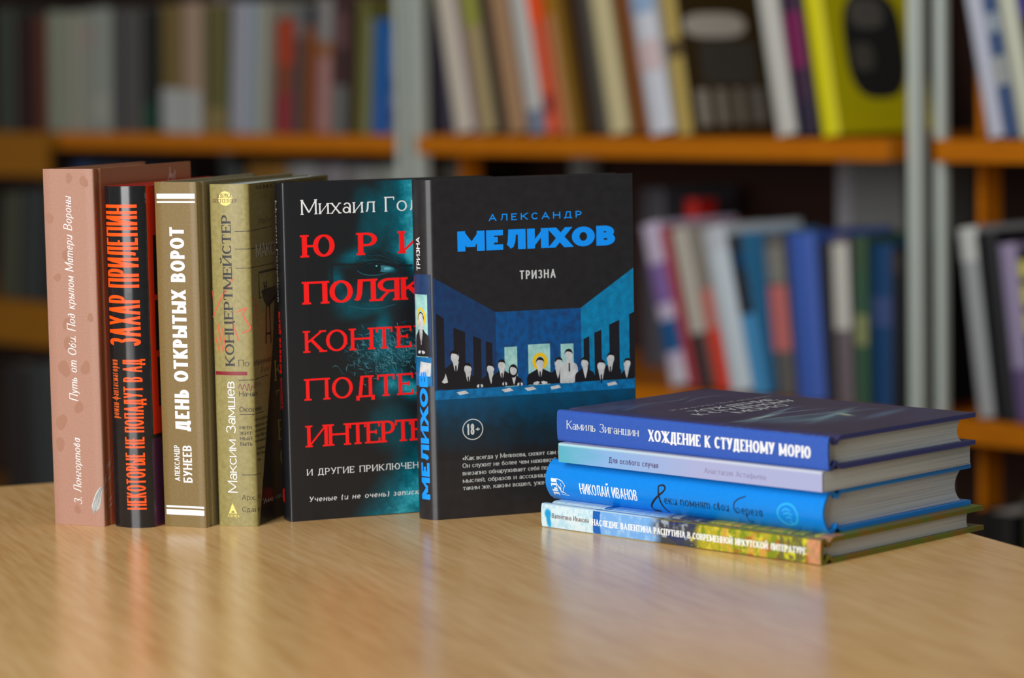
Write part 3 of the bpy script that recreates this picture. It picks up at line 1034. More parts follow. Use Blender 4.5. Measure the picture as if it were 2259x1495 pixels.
for ch, x0, x1 in (('П', 12, 26.9), ('О', 28.2, 43), ('Л', 43.2, 57.8), ('Я', 59, 73), ('К', 74, 88.5), ('О', 90, 104.5), ('В', 106.5, 119)):
    write(mb, ch, RB, 13.8 * mm, (x1 - x0) * mm, cov_(x0, 132.7), b5.cover, lift=9e-5)
for ch, x0, x1 in (('К', 11.8, 23.8), ('О', 25.2, 38.8), ('Н', 41, 55.3), ('Т', 57, 67.8), ('Е', 70.6, 80), ('К', 83, 95), ('С', 98, 109), ('Т', 112, 123)):
    write(mb, ch, SLAB, 13.3 * mm, (x1 - x0) * mm, cov_(x0, 103.2), b5.cover, lift=9e-5)
for ch, x0, x1 in (('П', 11.7, 25.9), ('О', 28.2, 41.5), ('Д', 43.6, 55.4), ('Т', 57.2, 68.4), ('Е', 71, 80.4), ('К', 83, 95), ('С', 98, 109), ('Т', 112, 123)):
    write(mb, ch, SLAB, 13.3 * mm, (x1 - x0) * mm, cov_(x0, 73.9), b5.cover, lift=9e-5)
for ch, x0, x1 in (('И', 11.7, 24.8), ('Н', 25.4, 38.3), ('Т', 38.7, 49.2), ('Е', 49.6, 58.3), ('Р', 59.3, 67.9), ('Т', 68.1, 78.2), ('Е', 78.4, 87), ('К', 88, 99), ('С', 100, 110), ('Т', 111, 121)):
    write(mb, ch, SLAB, 13.3 * mm, (x1 - x0) * mm, cov_(x0, 45.2), b5.cover, lift=9e-5)
mb.build('title_lettering', INK['red'], root, 'red serif capitals')
mb = MB()
write(mb, 'И ДРУГИЕ ПРИКЛЮЧЕНИЯ', Style(ws=.13, wt=.08, ser=.05, st=.06, tr=.24, tick=.18), 3.9 * mm, 80 * mm, cov_(11, 27.8), b5.cover, lift=9e-5)
write(mb, 'Ученые (и не очень) записки о книгах', Style(ws=.14, wt=.085, sl=.12, tr=.26, ita=True, xh=.72), 3.2 * mm, 98 * mm, cov_(11.9, 11.5), b5.cover, lift=9e-5)
mb.build('subtitle_lettering', INK['white'], root)
mb = MB()
write(mb, 'Михаил Голубков', Style(ws=.16, wt=.09, ser=.04, st=.06, tr=.14), 5 * mm, 62 * mm, down_(15.2, 195.8), b5.spine, 0)
mb.build('spine_author', INK['offwhite'], root)
mb = MB()
write(mb, 'ЮРИЙ ПОЛЯКОВ', Style(ws=.22, wt=.12, tr=.12, ser=.05, st=.07), 5 * mm, 38 * mm, down_(13.8, 128), b5.spine, 0)
mb.build('spine_title', INK['red'], root)
mb = MB()
write(mb, 'контекст,', Style(ws=.18, wt=.12, tr=.1, sl=.15), 3 * mm, 19.5 * mm, down_(10.8, 87.6), b5.spine, 0)
write(mb, 'подтекст,', Style(ws=.18, wt=.12, tr=.1, sl=.15), 3 * mm, 19.5 * mm, down_(14.6, 87.6), b5.spine, 0)
mb2 = MB()
poly(mb2, mmp([(10.4, 10.5), (15.6, 12), (15.6, 18), (10.4, 19.5)]), b5.spine)
mb2.build('publisher_mark', INK['red'], root)
mb.build('spine_subtitle', INK['red'], root)

# ================================================================== 6 black and blue book
root = thing('hardcover_book', 'black hardcover with bright blue capitals and a picture of suited people at a table', 'book', ROW, stand(-.0479, 1.6943, 19.7))
b6 = Book(root, .1319, .0210, .2070, bulge=.0048, skew=.0034)
BLK_MATTE = grain_mat('worn_black_cover', rgb(31, 30, 32), rgb(38, 37, 40), 160, .34, .5, .05, 4, lo=.3, hi=.75)
b6.make([BLK_MATTE], PAPER_A)


def room_mat(name, c0, c1):
    return grain_mat(name, c0, c1, 260, .34, .5, .0, 6, (1, 1, .8), lo=.36, hi=.66)


def front_mat():
    """printed fade of the table front: blue at the top to black below, with grime"""
    m = mat('blue_fade_print', (0, 0, 0, 1), .34, .5)
    L = m.node_tree.links
    tc = N(m, 'ShaderNodeTexCoord')
    sx = N(m, 'ShaderNodeSeparateXYZ')
    L.new(tc.outputs['Object'], sx.inputs[0])
    ns = N(m, 'ShaderNodeTexNoise', Scale=120.0, Detail=6)
    L.new(tc.outputs['Object'], ns.inputs['Vector'])
    mr = N(m, 'ShaderNodeMapRange')
    mr.inputs['From Min'].default_value = .036
    mr.inputs['From Max'].default_value = .076
    L.new(sx.outputs['Z'], mr.inputs['Value'])
    sb = N(m, 'ShaderNodeMath', operation='SUBTRACT')
    L.new(ns.outputs['Fac'], sb.inputs[0])
    sb.inputs[1].default_value = .5
    ad = N(m, 'ShaderNodeMath', operation='MULTIPLY_ADD')
    L.new(sb.outputs[0], ad.inputs[0])
    ad.inputs[1].default_value = .7
    L.new(mr.outputs['Result'], ad.inputs[2])
    r = ramp(m, [(0.05, rgb(31, 30, 32)), (.45, rgb(18, 44, 58)), (.95, rgb(2, 72, 108))], ad.outputs[0])
    L.new(r.outputs['Color'], bsdf(m).inputs['Base Color'])
    return m


IM = [room_mat('left_wall_print', rgb(22, 60, 104), rgb(26, 50, 92)), room_mat('rear_wall_print', rgb(6, 84, 150), rgb(22, 62, 108)),
      room_mat('right_wall_print', rgb(4, 134, 182), rgb(8, 110, 156)), mat('panel_ink', rgb(26, 25, 32), .34), room_mat('window_print', rgb(170, 214, 206), rgb(130, 186, 184)),
      room_mat('table_print', rgb(2, 118, 178), rgb(10, 88, 140)), front_mat(), mat('suit_ink', rgb(24, 23, 28), .36),
      room_mat('skin_print', rgb(206, 208, 208), rgb(178, 182, 184)), mat('ring_ink', rgb(232, 190, 20), .36), mat('hair_ink', rgb(20, 19, 22), .36)]
mb = MB()


def strip(pts_top, pts_bot, mi, lift):
    mb.grid([[b6.cover(x * mm, z * mm, lift) for x, z in pts_top], [b6.cover(x * mm, z * mm, lift) for x, z in pts_bot]], mi)


gx = [.6, 1.2, 2.2, 3.4, 4.6, 5.8, 7, 8.2, 9.5, 10.8, 12.5, 26, 40.6]
strip([(x, 148.1 - 22.7 * (x - .8) / 39.8) for x in gx], [(x, 74) for x in gx], 0, 3e-5)
strip([(40.6, 125.4), (96.3, 125.3)], [(40.6, 74), (96.3, 74)], 1, 3e-5)
strip([(96.3, 125.3), (131.6, 148.6)], [(96.3, 74), (131.6, 74)], 2, 3e-5)
for x0, z0, x1, z1 in ((2.2, 126.5, 7.2, 123), (13.2, 117.2, 20.6, 114), (25.7, 111.5, 30.8, 109.3), (33.8, 108, 38, 106.4), (97.7, 105.8, 101.6, 107.6), (104.9, 109.4, 109.7, 111.1), (114.9, 114, 121.7, 116.7), (128.3, 119.8, 131.6, 121.3)):
    strip([(x0, z0), ((x0 + x1) / 2, (z0 + z1) / 2), (x1, z1)], [(x0, 80), ((x0 + x1) / 2, 80), (x1, 80)], 3, 4.5e-5)
for x0, x1, z in ((45.8, 54, 103.6), (61.2, 75.5, 104.3), (82.6, 91, 103.6)):
    strip([(x0, z), (x1, z)], [(x0, 78), (x1, 78)], 4, 4.5e-5)
gx2 = [.6, 1.2, 2.2, 3.4, 4.6, 5.8, 7, 8.2, 9.5, 10.8, 12.5, 70, 131.6]
strip([(x, 79.2) for x in gx2], [(x, 73.6) for x in gx2], 5, 5.5e-5)
strip([(x, 73.6) for x in gx2], [(x, 36) for x in gx2], 6, 4.0e-5)


def figure(x, zh, s, turn=0.0, tie=True, woman=False, wide=1.0, white=False, zb=79.5, k=0, surf=None):
    """a plain suited half-figure: shoulders, shirt, tie, head, hair (x, zh = middle of the head, mm)"""
    sf = surf or b6.cover
    L0 = 6e-5 + k * 1.2e-5
    w_ = 7.0 * s * wide
    body = [(x - w_, zb), (x - w_ * .98, zh - 8.2 * s), (x - w_ * .86, zh - 6.2 * s), (x - w_ * .5, zh - 4.7 * s), (x - 2.0 * s, zh - 3.4 * s), (x + 2.0 * s, zh - 3.4 * s), (x + w_ * .5, zh - 4.7 * s), (x + w_ * .86, zh - 6.2 * s), (x + w_ * .98, zh - 8.2 * s), (x + w_, zb)]
    poly(mb, mmp(body), sf, L0, 8 if white else 7)
    tx = x + turn * .8 * s
    poly(mb, mmp([(tx - 1.9 * s, zh - 2.6 * s), (tx - .9 * s, zh - 7.2 * s), (tx, zh - 10.2 * s), (tx + .9 * s, zh - 7.2 * s), (tx + 1.9 * s, zh - 2.6 * s)]), sf, L0 + 2e-6, 8)
    if tie:
        poly(mb, mmp([(tx - .45 * s, zh - 5 * s), (tx - .55 * s, zh - 9.8 * s), (tx, zh - 10.8 * s), (tx + .55 * s, zh - 9.8 * s), (tx + .45 * s, zh - 5 * s)]), sf, L0 + 4e-6, 7)
    if woman:
        disc(mb, x * mm, (zh - .6 * s) * mm, 3.3 * s * mm, 4.6 * s * mm, sf, L0 + 5e-6, 10)
    disc(mb, (x + turn * .3) * mm, zh * mm, 2.5 * s * mm, 3.4 * s * mm, sf, L0 + 6e-6, 8, 20)
    hair = [(x + turn * -.3 + 2.75 * s * math.cos(a), zh + .6 * s + 3.3 * s * math.sin(a)) for a in [math.radians(d) for d in range(-8, 189, 14)]]
    hair += [(x - 2.1 * s - turn * .6, zh + 1.4 * s), (x - 1.0 * s - turn * .6, zh + 2.2 * s), (x + .8 * s - turn * .6, zh + 1.9 * s), (x + 2.0 * s - turn * .6, zh + 1.5 * s)]
    mb.face([sf(p[0] * mm, p[1] * mm, L0 + 8e-6) for p in hair], 10)


def hands(x, z, w_, surf=None):
    for i in (-1, 1):
        pts = [(x + i * .4, z + .6), (x + i * (w_ * .4), z + 1.3), (x + i * w_, z + .5), (x + i * w_, z - .5), (x + i * w_ * .4, z - 1.0)]
        mb.face([(surf or b6.cover)(p[0] * mm, p[1] * mm, 1.9e-4) for p in (pts if i > 0 else pts[::-1])], 8)


figure(13.5, 99.2, 1.05, .9, wide=.95, k=0)
figure(21.8, 91.6, .95, .4, wide=1.0, k=1)
figure(36.4, 90.8, .92, .5, False, wide=.95, k=0)
figure(43.8, 92.6, .95, .2, k=1)
figure(51.2, 89.2, .9, .6, False, True, .95, k=2)
hoop(mb, 68.8 * mm, 93.6 * mm, 4.9 * mm, 5.4 * mm, 2.2 * mm, b6.cover, 5.6e-5, 9)
figure(68.8, 92.4, 1.0, 0, wide=1.25, k=3)
figure(81.0, 92.0, .95, -.7, False, wide=.8, k=1)
figure(87.8, 96.6, 1.0, .3, white=True, wide=.85, k=2)
figure(98.2, 91.0, .95, .5, False, wide=1.0, k=3)
figure(109.2, 88.6, 1.05, 0, wide=.9, k=1)
figure(115.6, 93.0, 1.0, -.4, wide=1.0, k=0)
figure(126.6, 89.2, .9, -.6, False, wide=.7, k=2)
for x, z, w_ in ((29.5, 80.6, 2), (45.5, 81, 1.5), (55.5, 80.2, 1.8), (68.8, 80.2, 4.6), (88.5, 80.0, 2.4)):
    hands(x, z, w_)
mb.face([b6.cover(a * mm, b * mm, 1.8e-4) for a, b in ((5, 84.4), (6.6, 86.5), (7.6, 89.5), (8.4, 86.8), (9, 84), (6.6, 83.4))], 8)
for x in (17.5, 46.5, 61.5, 78.5, 116):
    sx = -2.5 if x > 70 else 2.0
    poly(mb, mmp([(x - 3.2, 77.6), (x + 2.4, 78.4), (x + 4.4 + sx * .2, 76.6), (x - 1.6 + sx * .3, 75.8)]), b6.cover, 7.5e-5, 8)
mb.build('cover_illustration', IM, root, 'blue picture of people in dark suits along a table')
mb = MB()
write(mb, 'АЛЕКСАНДР', Style(ws=.17, wt=.15, tr=.62), 4.1 * mm, 60.5 * mm, cov_(37.4, 181), b6.cover)
write(mb, 'МЕЛИХОВ', WIDE, 12.2 * mm, 102.8 * mm, cov_(17, 163.2), b6.cover)
mb.build('author_lettering', INK['blue'], root, 'bright blue capitals')
mb = MB()
write(mb, 'ТРИЗНА', Style(ws=.17, wt=.13, tr=.2), 5.3 * mm, 23.4 * mm, cov_(56.7, 144.7), b6.cover)
mb.build('title_lettering', INK['offwhite'], root)
mb = MB()
hoop(mb, 24.3 * mm, 54.3 * mm, 6.7 * mm, 6.5 * mm, .55 * mm, b6.cover)
write(mb, '18', Style(ws=.15, wt=.13, tr=.12), 6.8 * mm, 4.9 * mm, cov_(20.4, 51), b6.cover)
write(mb, '+', Style(ws=.16, wt=.16), 3.6 * mm, 2.6 * mm, cov_(26.2, 52.6), b6.cover)
mb.build('age_mark', INK['offwhite'], root, 'circled age mark')
mb = MB()
BL = Style(ws=.14, wt=.085, ser=.04, st=.06, tr=.1, xh=.7)
for t, z, ln in (('«Как всегда у Мелихова, сюжет сам по себе', 35.6, 75), ('Он служит не более чем наживкой, загадка', 31.0, 76), ('внезапно обнаруживает себя посреди целых', 26.4, 77), ('мыслей, образов и ассоциаций. И выйти', 21.8, 76), ('таким же, каким вошел, уже непросто»', 17.3, 74)):
    write(mb, t, BL, 2.75 * mm, ln * mm, cov_(17.2, z), b6.cover)
mb.build('blurb_lettering', INK['offwhite'], root)
# spine
mb = MB()
ys = [.6 + 19.8 * i / 14 for i in range(15)]
mb.grid([[b6.spine(y * mm, z * mm, 3e-5) for y in ys] for z in (82, 100, 128, 150)], 0, True)
ys2 = [2.4 + 10.4 * i / 10 for i in range(11)]
mb.grid([[b6.spine(y * mm, z * mm, 4.5e-5) for y in ys2] for z in (99.6, 110, 124, 137.8)], 4, True)
mb.grid([[b6.spine(y * mm, z * mm, 5e-5) for y in ys] for z in (82, 99.5)], 5, True)
hoop(mb, 6.7 * mm, 123.6 * mm, 3.3 * mm, 6.2 * mm, 1.25 * mm, b6.spine, 6e-5, 9)


def flip_spine(a, b, lift):
    return b6.spine(.0067 - (a - .0067) * .58, b, lift)


figure(6.7, 121.5, 1.45, 0, wide=.95, zb=100, k=3, surf=flip_spine)
hands(6.7, 102.5, 4.5, flip_spine)
poly(mb, mmp([(1.5, 88), (9, 88), (7.5, 97), (1, 96)]), b6.spine, 8e-5, 8)
mb.build('spine_illustration', IM, root, 'small picture of one suited figure in a yellow ring')
mb = MB()
write(mb, 'ТРИЗНА', Style(ws=.19, wt=.16, tr=.12), 3.1 * mm, 20.2 * mm, up_(6.2, 152.3), b6.spine)
mb.build('spine_title', INK['white'], root)
mb = MB()
write(mb, 'МЕЛИХОВ', Style(ws=.54, wt=.25, tr=.13), 5.9 * mm, 78.5 * mm, up_(3.1, 12.4), b6.spine)
mb.build('spine_author', INK['blue'], root)

# ================================================================== stack, from the bottom up
# ---- bottom: painted cover
root = thing('hardcover_book', 'thin book with a painted blue-to-yellow spine, bottom of the stack', 'book', STACK, lie(.1664, 1.5134, 44.7, .00005, .0143))
s1 = Book(root, .1517, .0143, .2121, tb=.0027, bulge=.0004, hinge='hard', tspine=.002, flat_joint=True)


def painted(U, Vv):
    n = fbm(U / 7, Vv / 5, 5)
    n2 = fbm(U / 2.2, Vv / 2.6, 11)
    m3 = fbm(U / 4.5, Vv / 20, 21)
    c = np.zeros(U.shape + (3,))

    def put(mask, col):
        mk = np.clip(mask, 0, 1)[..., None]
        c[:] = c * (1 - mk) + np.array(col, float) * mk
    put(np.ones(U.shape), (206, 226, 232))
    put((n2 - .45) * 3 * (U < 45), (162, 205, 224))
    put(blob(U, Vv, 5.6, 8.6, 2.6, 2.6) * 1.2 + blob(U, Vv, 6.2, 4, 1.8, 4.2, 8) * 1.1, (24, 150, 208))
    put(((U > 41.4 + n * 1.5) & (U < 48 + n * 1.0)) * 1.0, (18, 92, 178))
    put((U > 47.5 + n), (112, 166, 224))
    put((U > 47.5) * (n2 - .5) * 4, (150, 192, 232))
    put(np.clip((U - 84 - 8 * n) / 8, 0, 1), (62, 64, 70))
    put(np.clip((U - 84) / 6, 0, 1) * (n2 - .48) * 6 * (Vv > 4), (150, 160, 172))
    put(np.clip((U - 96) / 6, 0, 1) * (n - .5) * 6, (40, 52, 92))
    put(np.clip((U - 117 - 6 * n) / 5, 0, 1), (168, 160, 40))
    put((U > 118) * (m3 - .5) * 8, (120, 136, 30))
    put((U > 118) * (n2 - .55) * 6, (206, 186, 60))
    put((U > 140) * (m3 < .42) * 1.0 * (n2 > .35), (196, 150, 66))
    put((U > 150) * np.clip((n - .58) * 8, 0, 1), (160, 96, 40))
    put((U > 176) * (m3 < .5) * .9, (92, 96, 50))
    put((U > 186) * (n2 - .5) * 6, (200, 196, 40))
    put(np.clip((U - 200.5 - 2 * n) / 2, 0, 1) * (.45 + n2), (200, 140, 104))
    put((U > 203) * (n2 - .52) * 5, (214, 120, 84))
    return c


PAINT_EDGE = grain_mat('painted_cover_edges', rgb(122, 96, 20), rgb(92, 110, 20), 60, .4, .5, .1, 5, lo=.42, hi=.58)
_l = PAINT_EDGE.node_tree.links
_old = bsdf(PAINT_EDGE).inputs['Base Color'].links[0].from_socket
_tc = N(PAINT_EDGE, 'ShaderNodeTexCoord')
_sx = N(PAINT_EDGE, 'ShaderNodeSeparateXYZ')
_l.new(_tc.outputs['Object'], _sx.inputs[0])
_rp = ramp(PAINT_EDGE, [(.55, (0, 0, 0, 1)), (.6, (1, 1, 1, 1))], _sx.outputs['Z'])
_mr = N(PAINT_EDGE, 'ShaderNodeMath', operation='MULTIPLY')
_l.new(_sx.outputs['Z'], _mr.inputs[0])
_mr.inputs[1].default_value = 4.7
_l.new(_mr.outputs[0], _rp.inputs['Fac'])
_mx = N(PAINT_EDGE, 'ShaderNodeMixRGB')
_l.new(_rp.outputs['Color'], _mx.inputs['Fac'])
_l.new(_old, _mx.inputs['Color1'])
_mx.inputs['Color2'].default_value = rgb(186, 212, 224)
_l.new(_mx.outputs['Color'], bsdf(PAINT_EDGE).inputs['Base Color'])
PAINT_PRINT = vcol_mat('gloss_paint_print', .32, .5)
s1.make([PAINT_EDGE], PAPER_B, pages_inset=.012, concave=.001)
print_grid('spine_painting', .6, 211.5, 420, .5, 13.8, 30, painted, lambda a, b, l: s1.spine(s1.T - b, s1.H - a, l), PAINT_PRINT, root, label='painted spine running from icy blue to autumn yellow')
print_grid('cover_painting', .6, 211.5, 420, 0.2, 22, 26, lambda U, W_: painted(U, 12 + W_ * .1) * .96, lambda a, b, l: s1.cover(b, s1.H - a, l), PAINT_PRINT, root)
mb = MB()
sf = s1.spine
write(mb, 'НАСЛЕДИЕ ВАЛЕНТИНА РАСПУТИНА В СОВРЕМЕННОЙ ИРКУТСКОЙ ЛИТЕРАТУРЕ', Style(ws=.2, wt=.1, ser=.05, st=.08, tr=.09, tick=.2), 3.7 * mm, 160 * mm, lying_(s1, 41.6, 5.2), sf)
mb.build('spine_title', INK['white'], root)
mb = MB()
write(mb, 'Валентина Иванова', Style(ws=.16, wt=.09, ser=.03, st=.06, sl=.12, tr=.1, xh=.7), 3.0 * mm, 30 * mm, lying_(s1, 8.8, 6.2), sf)
mb.build('author_lettering', INK['brown'], root)

# ---- third: bright blue
root = thing('hardcover_book', 'thick bright blue book with rounded spine and black handwritten title, second from the stack bottom', 'book', STACK, lie(.1730, 1.5310, 44.6, .0144, .0240))
s2 = Book(root, .133, .0240, .211, bulge=.0062, tb=.0026, flat_joint=True)
BLUE = grain_mat('bright_blue_cover', rgb(0, 128, 220), rgb(4, 133, 225), 700, .36, .5, .08)
s2.make([BLUE], PAPER_B, pages_inset=.006, concave=.006)
mb = MB()
sf = s2.spine
write(mb, 'НИКОЛАЙ ИВАНОВ', Style(ws=.125, wt=.095, tr=.06), 6.6 * mm, 45.8 * mm, lying_(s2, 27.8, 6.0), sf, 0, 1 * mm)
mb.build('author_lettering', INK['white'], root)
LP = lambda pts: [(s2.T - b * mm, s2.H - a * mm) for a, b in pts]
mb = MB()
brush(mb, LP([(8.6, 13.6), (11, 13.4), (13.9, 12.4), (16, 9.8), (14.3, 8.2), (13.2, 5.8), (17, 3.8), (11.6, 4.0), (11.2, 8.4), (9.4, 10.6), (8.4, 13.2)]), .42 * mm, sf, 7e-5, 0, False, 0)
poly(mb, LP([(9.6, 9.8), (12.4, 8.4), (11.9, 6.6), (15.2, 4.6), (12.2, 5.4), (10.9, 7.4)]), sf)
brush(mb, LP([(13, 11.2), (12.2, 10.2), (13.4, 9.2)]), .3 * mm, sf)
write(mb, 'ВЕЧЕ', Style(ws=.24, wt=.14, tr=.12), 4.6 * mm, 10.4 * mm, lambda x, y: (s2.T - (13.6 * mm - x), s2.H - (4.6 * mm + y)), sf, 0, 1 * mm)
mb.build('publisher_mark', INK['white'], root, 'white bird outline with upright lettering')
mb = MB()
SCR = Style(ws=.17, wt=.12, sl=.12, tr=.2, ita=True, xh=1.0)
brush(mb, LP([(90.2, 16.6), (93.4, 17.2), (95.4, 15.8), (94.2, 13.6), (90.4, 10.8), (85.6, 6.8), (82.6, 3.4), (83.5, 1.4), (88, .9)]), 1.25 * mm, sf, 7e-5, 0)
brush(mb, LP([(90.2, 16.8), (91.0, 10.5), (92.4, 4.2), (94.6, .9)]), 1.25 * mm, sf, 9e-5, 0)
for t, u, ln, v in (('еки', 94.4, 9.6, 6.7), ('помнят', 106.7, 22.4, 6.9), ('свои', 131.8, 11.2, 6.9), ('ерега', 152.2, 15.4, 6.3)):
    write(mb, t, SCR, 3.7 * mm, ln * mm, lying_(s2, u, v - .3), sf, 0, 1 * mm)
brush(mb, LP([(149.4, 7), (147.4, 8.5), (147.8, 12), (150.6, 14.6), (155.8, 16.6)]), .8 * mm, sf)
brush(mb, LP([(148.2, 9), (150.4, 9.2), (150.9, 7.2), (148.6, 6.4), (147.6, 7.6)]), .5 * mm, sf)
brush(mb, LP([(155, 6.6), (155.2, 3.4), (156.8, 1.6), (158.4, 2.6)]), .5 * mm, sf)
mb.build('handwritten_title', INK['black'], root, 'black handwritten title')
mb = MB()
hoop(mb, s2.T - 9.2 * mm, s2.H - 186 * mm, 6.6 * mm, 7.6 * mm, 1.1 * mm, sf)
for st in ([(182.5, 11), (185, 12.4), (188, 11.6)], [(183, 9.2), (186.5, 10.2), (189.4, 9)], [(184.4, 7), (187, 8), (188.6, 6.6)], [(186.6, 5.6), (188.4, 4.6), (187.4, 4)]):
    brush(mb, LP(st), .9 * mm, sf)
mb.build('medal_mark', INK['cyan'], root, 'pale blue ring medal')

# ---- second: slim lilac paperback
root = thing('paperback_book', 'slim pale lilac and teal paperback between the bright blue and indigo books', 'book', STACK, lie(.1683, 1.5240, 44.5, .0386, .0117))
s3 = Book(root, .139, .0117, .199, tb=.0005, hinge='soft', square=.0001, tspine=.0005)
s3.make([mat('white_card_cover', rgb(188, 190, 200), .3, .5)], PAPER_A, pages_inset=.0003)


def lilac(U, Vv):
    n = fbm(U / 14, Vv / 6, 31)
    t = np.clip((U + 22 * (n - .5)) / 110, 0, 1)[..., None]
    a, b, c3 = np.array([84, 172, 192.]), np.array([130, 172, 220.]), np.array([162, 168, 206.])
    c = np.where(t < .35, a + (b - a) * t / .35, b + (c3 - b) * (t - .35) / .65)
    k = np.clip((Vv - 9.8) / .9, 0, 1)[..., None]
    return c * (1 - k) + (np.array([164, 216, 224.]) * (1 - t) + np.array([190, 198, 216.]) * t) * k


print_grid('spine_print', .2, 198.8, 200, .2, 11.5, 26, lilac, lambda a, b, l: s3.spine(s3.T - b, s3.H - a, l), vcol_mat('gloss_lilac_print', .28, .5), root, label='spine fading from teal to lilac')
mb = MB()
sf = s3.spine
write(mb, 'Для особого случая', Style(ws=.16, wt=.13, tr=.13, xh=.72), 3.4 * mm, 38.6 * mm, lying_(s3, 40.7, 3.2), sf)
mb.build('spine_title', INK['plum'], root)
mb = MB()
write(mb, 'Анастасия Астафьева', Style(ws=.14, wt=.09, ser=.03, st=.05, tr=.12, xh=.72), 3.2 * mm, 45 * mm, lying_(s3, 114.2, 3.5), sf)
mb.build('author_lettering', INK['slate'], root)

# ---- top: indigo
root = thing('hardcover_book', 'indigo hardcover with a pale sea picture on its cover, top of the stack', 'book', STACK, lie(.1719, 1.5243, 45.3, .0504, .0187))
s4 = Book(root, .1355, .0187, .2070, bulge=.0006, tb=.0026, flat_joint=True)
INDIGO = grain_mat('indigo_cover', rgb(44, 84, 172), rgb(50, 90, 178), 900, .42, .45, .1)
INDIGO_D = mat('dark_indigo_edges', rgb(50, 56, 118), .42)
s4.make([INDIGO_D, INDIGO], PAPER_A, mi_spine=1, pages_inset=.010, concave=.004)


def sea(X, Z):      # X from the spine, Z towards the head of the book
    U = 207 - Z
    n = fbm(X / 16, U / 16, 41)
    c = np.zeros(X.shape + (3,))
    c[:] = np.array([66, 60, 92.]) + (n[..., None] - .5) * np.array([14, 14, 22.])

    def glow(m, col, a):
        mk = np.clip(m * a, 0, 1)[..., None]
        c[:] = c * (1 - mk) + np.array(col, float) * mk
    edge = np.clip((7.5 - X) / 1.5, 0, 1)
    # drifting figures: pale folds near the foot, wisps near the head
    glow(blob(X, U, 44, 139, 20, 14, 20, 1.2), (92, 122, 142), .75)
    glow(blob(X, U, 70, 150, 30, 16, -16, 1.2), (86, 116, 140), .6)
    for k in range(7):
        ph = k * 1.3
        m = np.exp(-((U - (118 + 7.5 * k + 9 * np.sin(X / 26 + ph) - .10 * X)) / (1.3 + .25 * k)) ** 2) * np.exp(-((X - 52 - 5 * k) / 36) ** 4)
        glow(m, (150, 190, 196), .62 - .05 * k)
    glow(blob(X, U, 84, 152, 3, 8, 25, 1.4), (212, 220, 190), .75)
    glow(blob(X, U, 47, 121, 13, 2.0, 0, 1.4), (200, 214, 206), .7)
    glow(blob(X, U, 26, 124, 7, 3, 10, 1.4), (120, 150, 156), .8)
    glow(blob(X, U, 100, 168, 26, 5, -12, 1.3), (108, 142, 170), .6)
    for k, (ux, uu) in enumerate(((40, 30), (74, 22), (94, 34))):
        m = np.exp(-((U - (uu + 5 * np.sin(X / 11 + k))) / 1.6) ** 2) * np.exp(-((X - ux) / 20) ** 4)
        glow(m, (118, 140, 158), .55)
    glow(blob(X, U, 30, 22, 22, 9, 12, 1.2), (76, 88, 126), .7)
    glow(edge, (78, 96, 190), 1.0)
    glow(edge * (fbm(X / 2, U / 3, 55) > .62) * (U > 130), (110, 160, 200), .9)
    return c


print_grid('cover_picture', .3, 135.2, 150, .3, 206.7, 220, sea, s4.cover, vcol_mat('satin_sea_print', .42, .45), root, label='dark violet cover picture with pale waves')
mb = MB()
sf = s4.cover
write(mb, 'Камиль Зиганшин', Style(ws=.11, wt=.06, tr=.14, xh=.7), 5.0 * mm, 90 * mm, cov_(38, 207 - 60), sf, lift=9e-5)
HB = Style(ws=.22, wt=.1, ser=.05, st=.07, tr=.1)
write(mb, 'ХОЖДЕНИЕ', HB, 8.6 * mm, 75 * mm, cov_(41, 207 - 75.5), sf, lift=9e-5)
write(mb, 'К СТУДЕНОМУ', HB, 8.6 * mm, 89 * mm, cov_(31, 207 - 87.5), sf, lift=9e-5)
write(mb, 'МОРЮ', HB, 8.6 * mm, 47 * mm, cov_(52, 207 - 99.5), sf, lift=9e-5)
mb.build('cover_title', INK['offwhite'], root, 'pale serif title across the top cover')
mb = MB()
sf = s4.spine
write(mb, 'Камиль Зиганшин', Style(ws=.15, wt=.055, ser=.045, st=.045, tr=.1, xh=.68), 5.1 * mm, 58.4 * mm, lying_(s4, 8.2, 8.0), sf)
mb.build('author_lettering', INK['offwhite'], root)
mb = MB()
write(mb, 'ХОЖДЕНИЕ К СТУДЕНОМУ МОРЮ', Style(ws=.22, wt=.11, ser=.03, st=.06, tr=.09), 6.7 * mm, 120.8 * mm, lying_(s4, 74.2, 6.0), sf)
mb.build('spine_title', INK['white'], root)

# ================================================================== table
ta = math.radians(21.5)
pb_, pr_ = Vector((-.328, 1.8805)), Vector((.2755, 1.584))
du, dv = Vector((math.cos(ta), math.sin(ta))), Vector((-math.sin(ta), math.cos(ta)))
corner = pb_ + du * (pr_ - pb_).dot(du)
tm = Matrix.Rotation(ta, 4, 'Z')
tm.translation = Vector((corner.x, corner.y, 0))


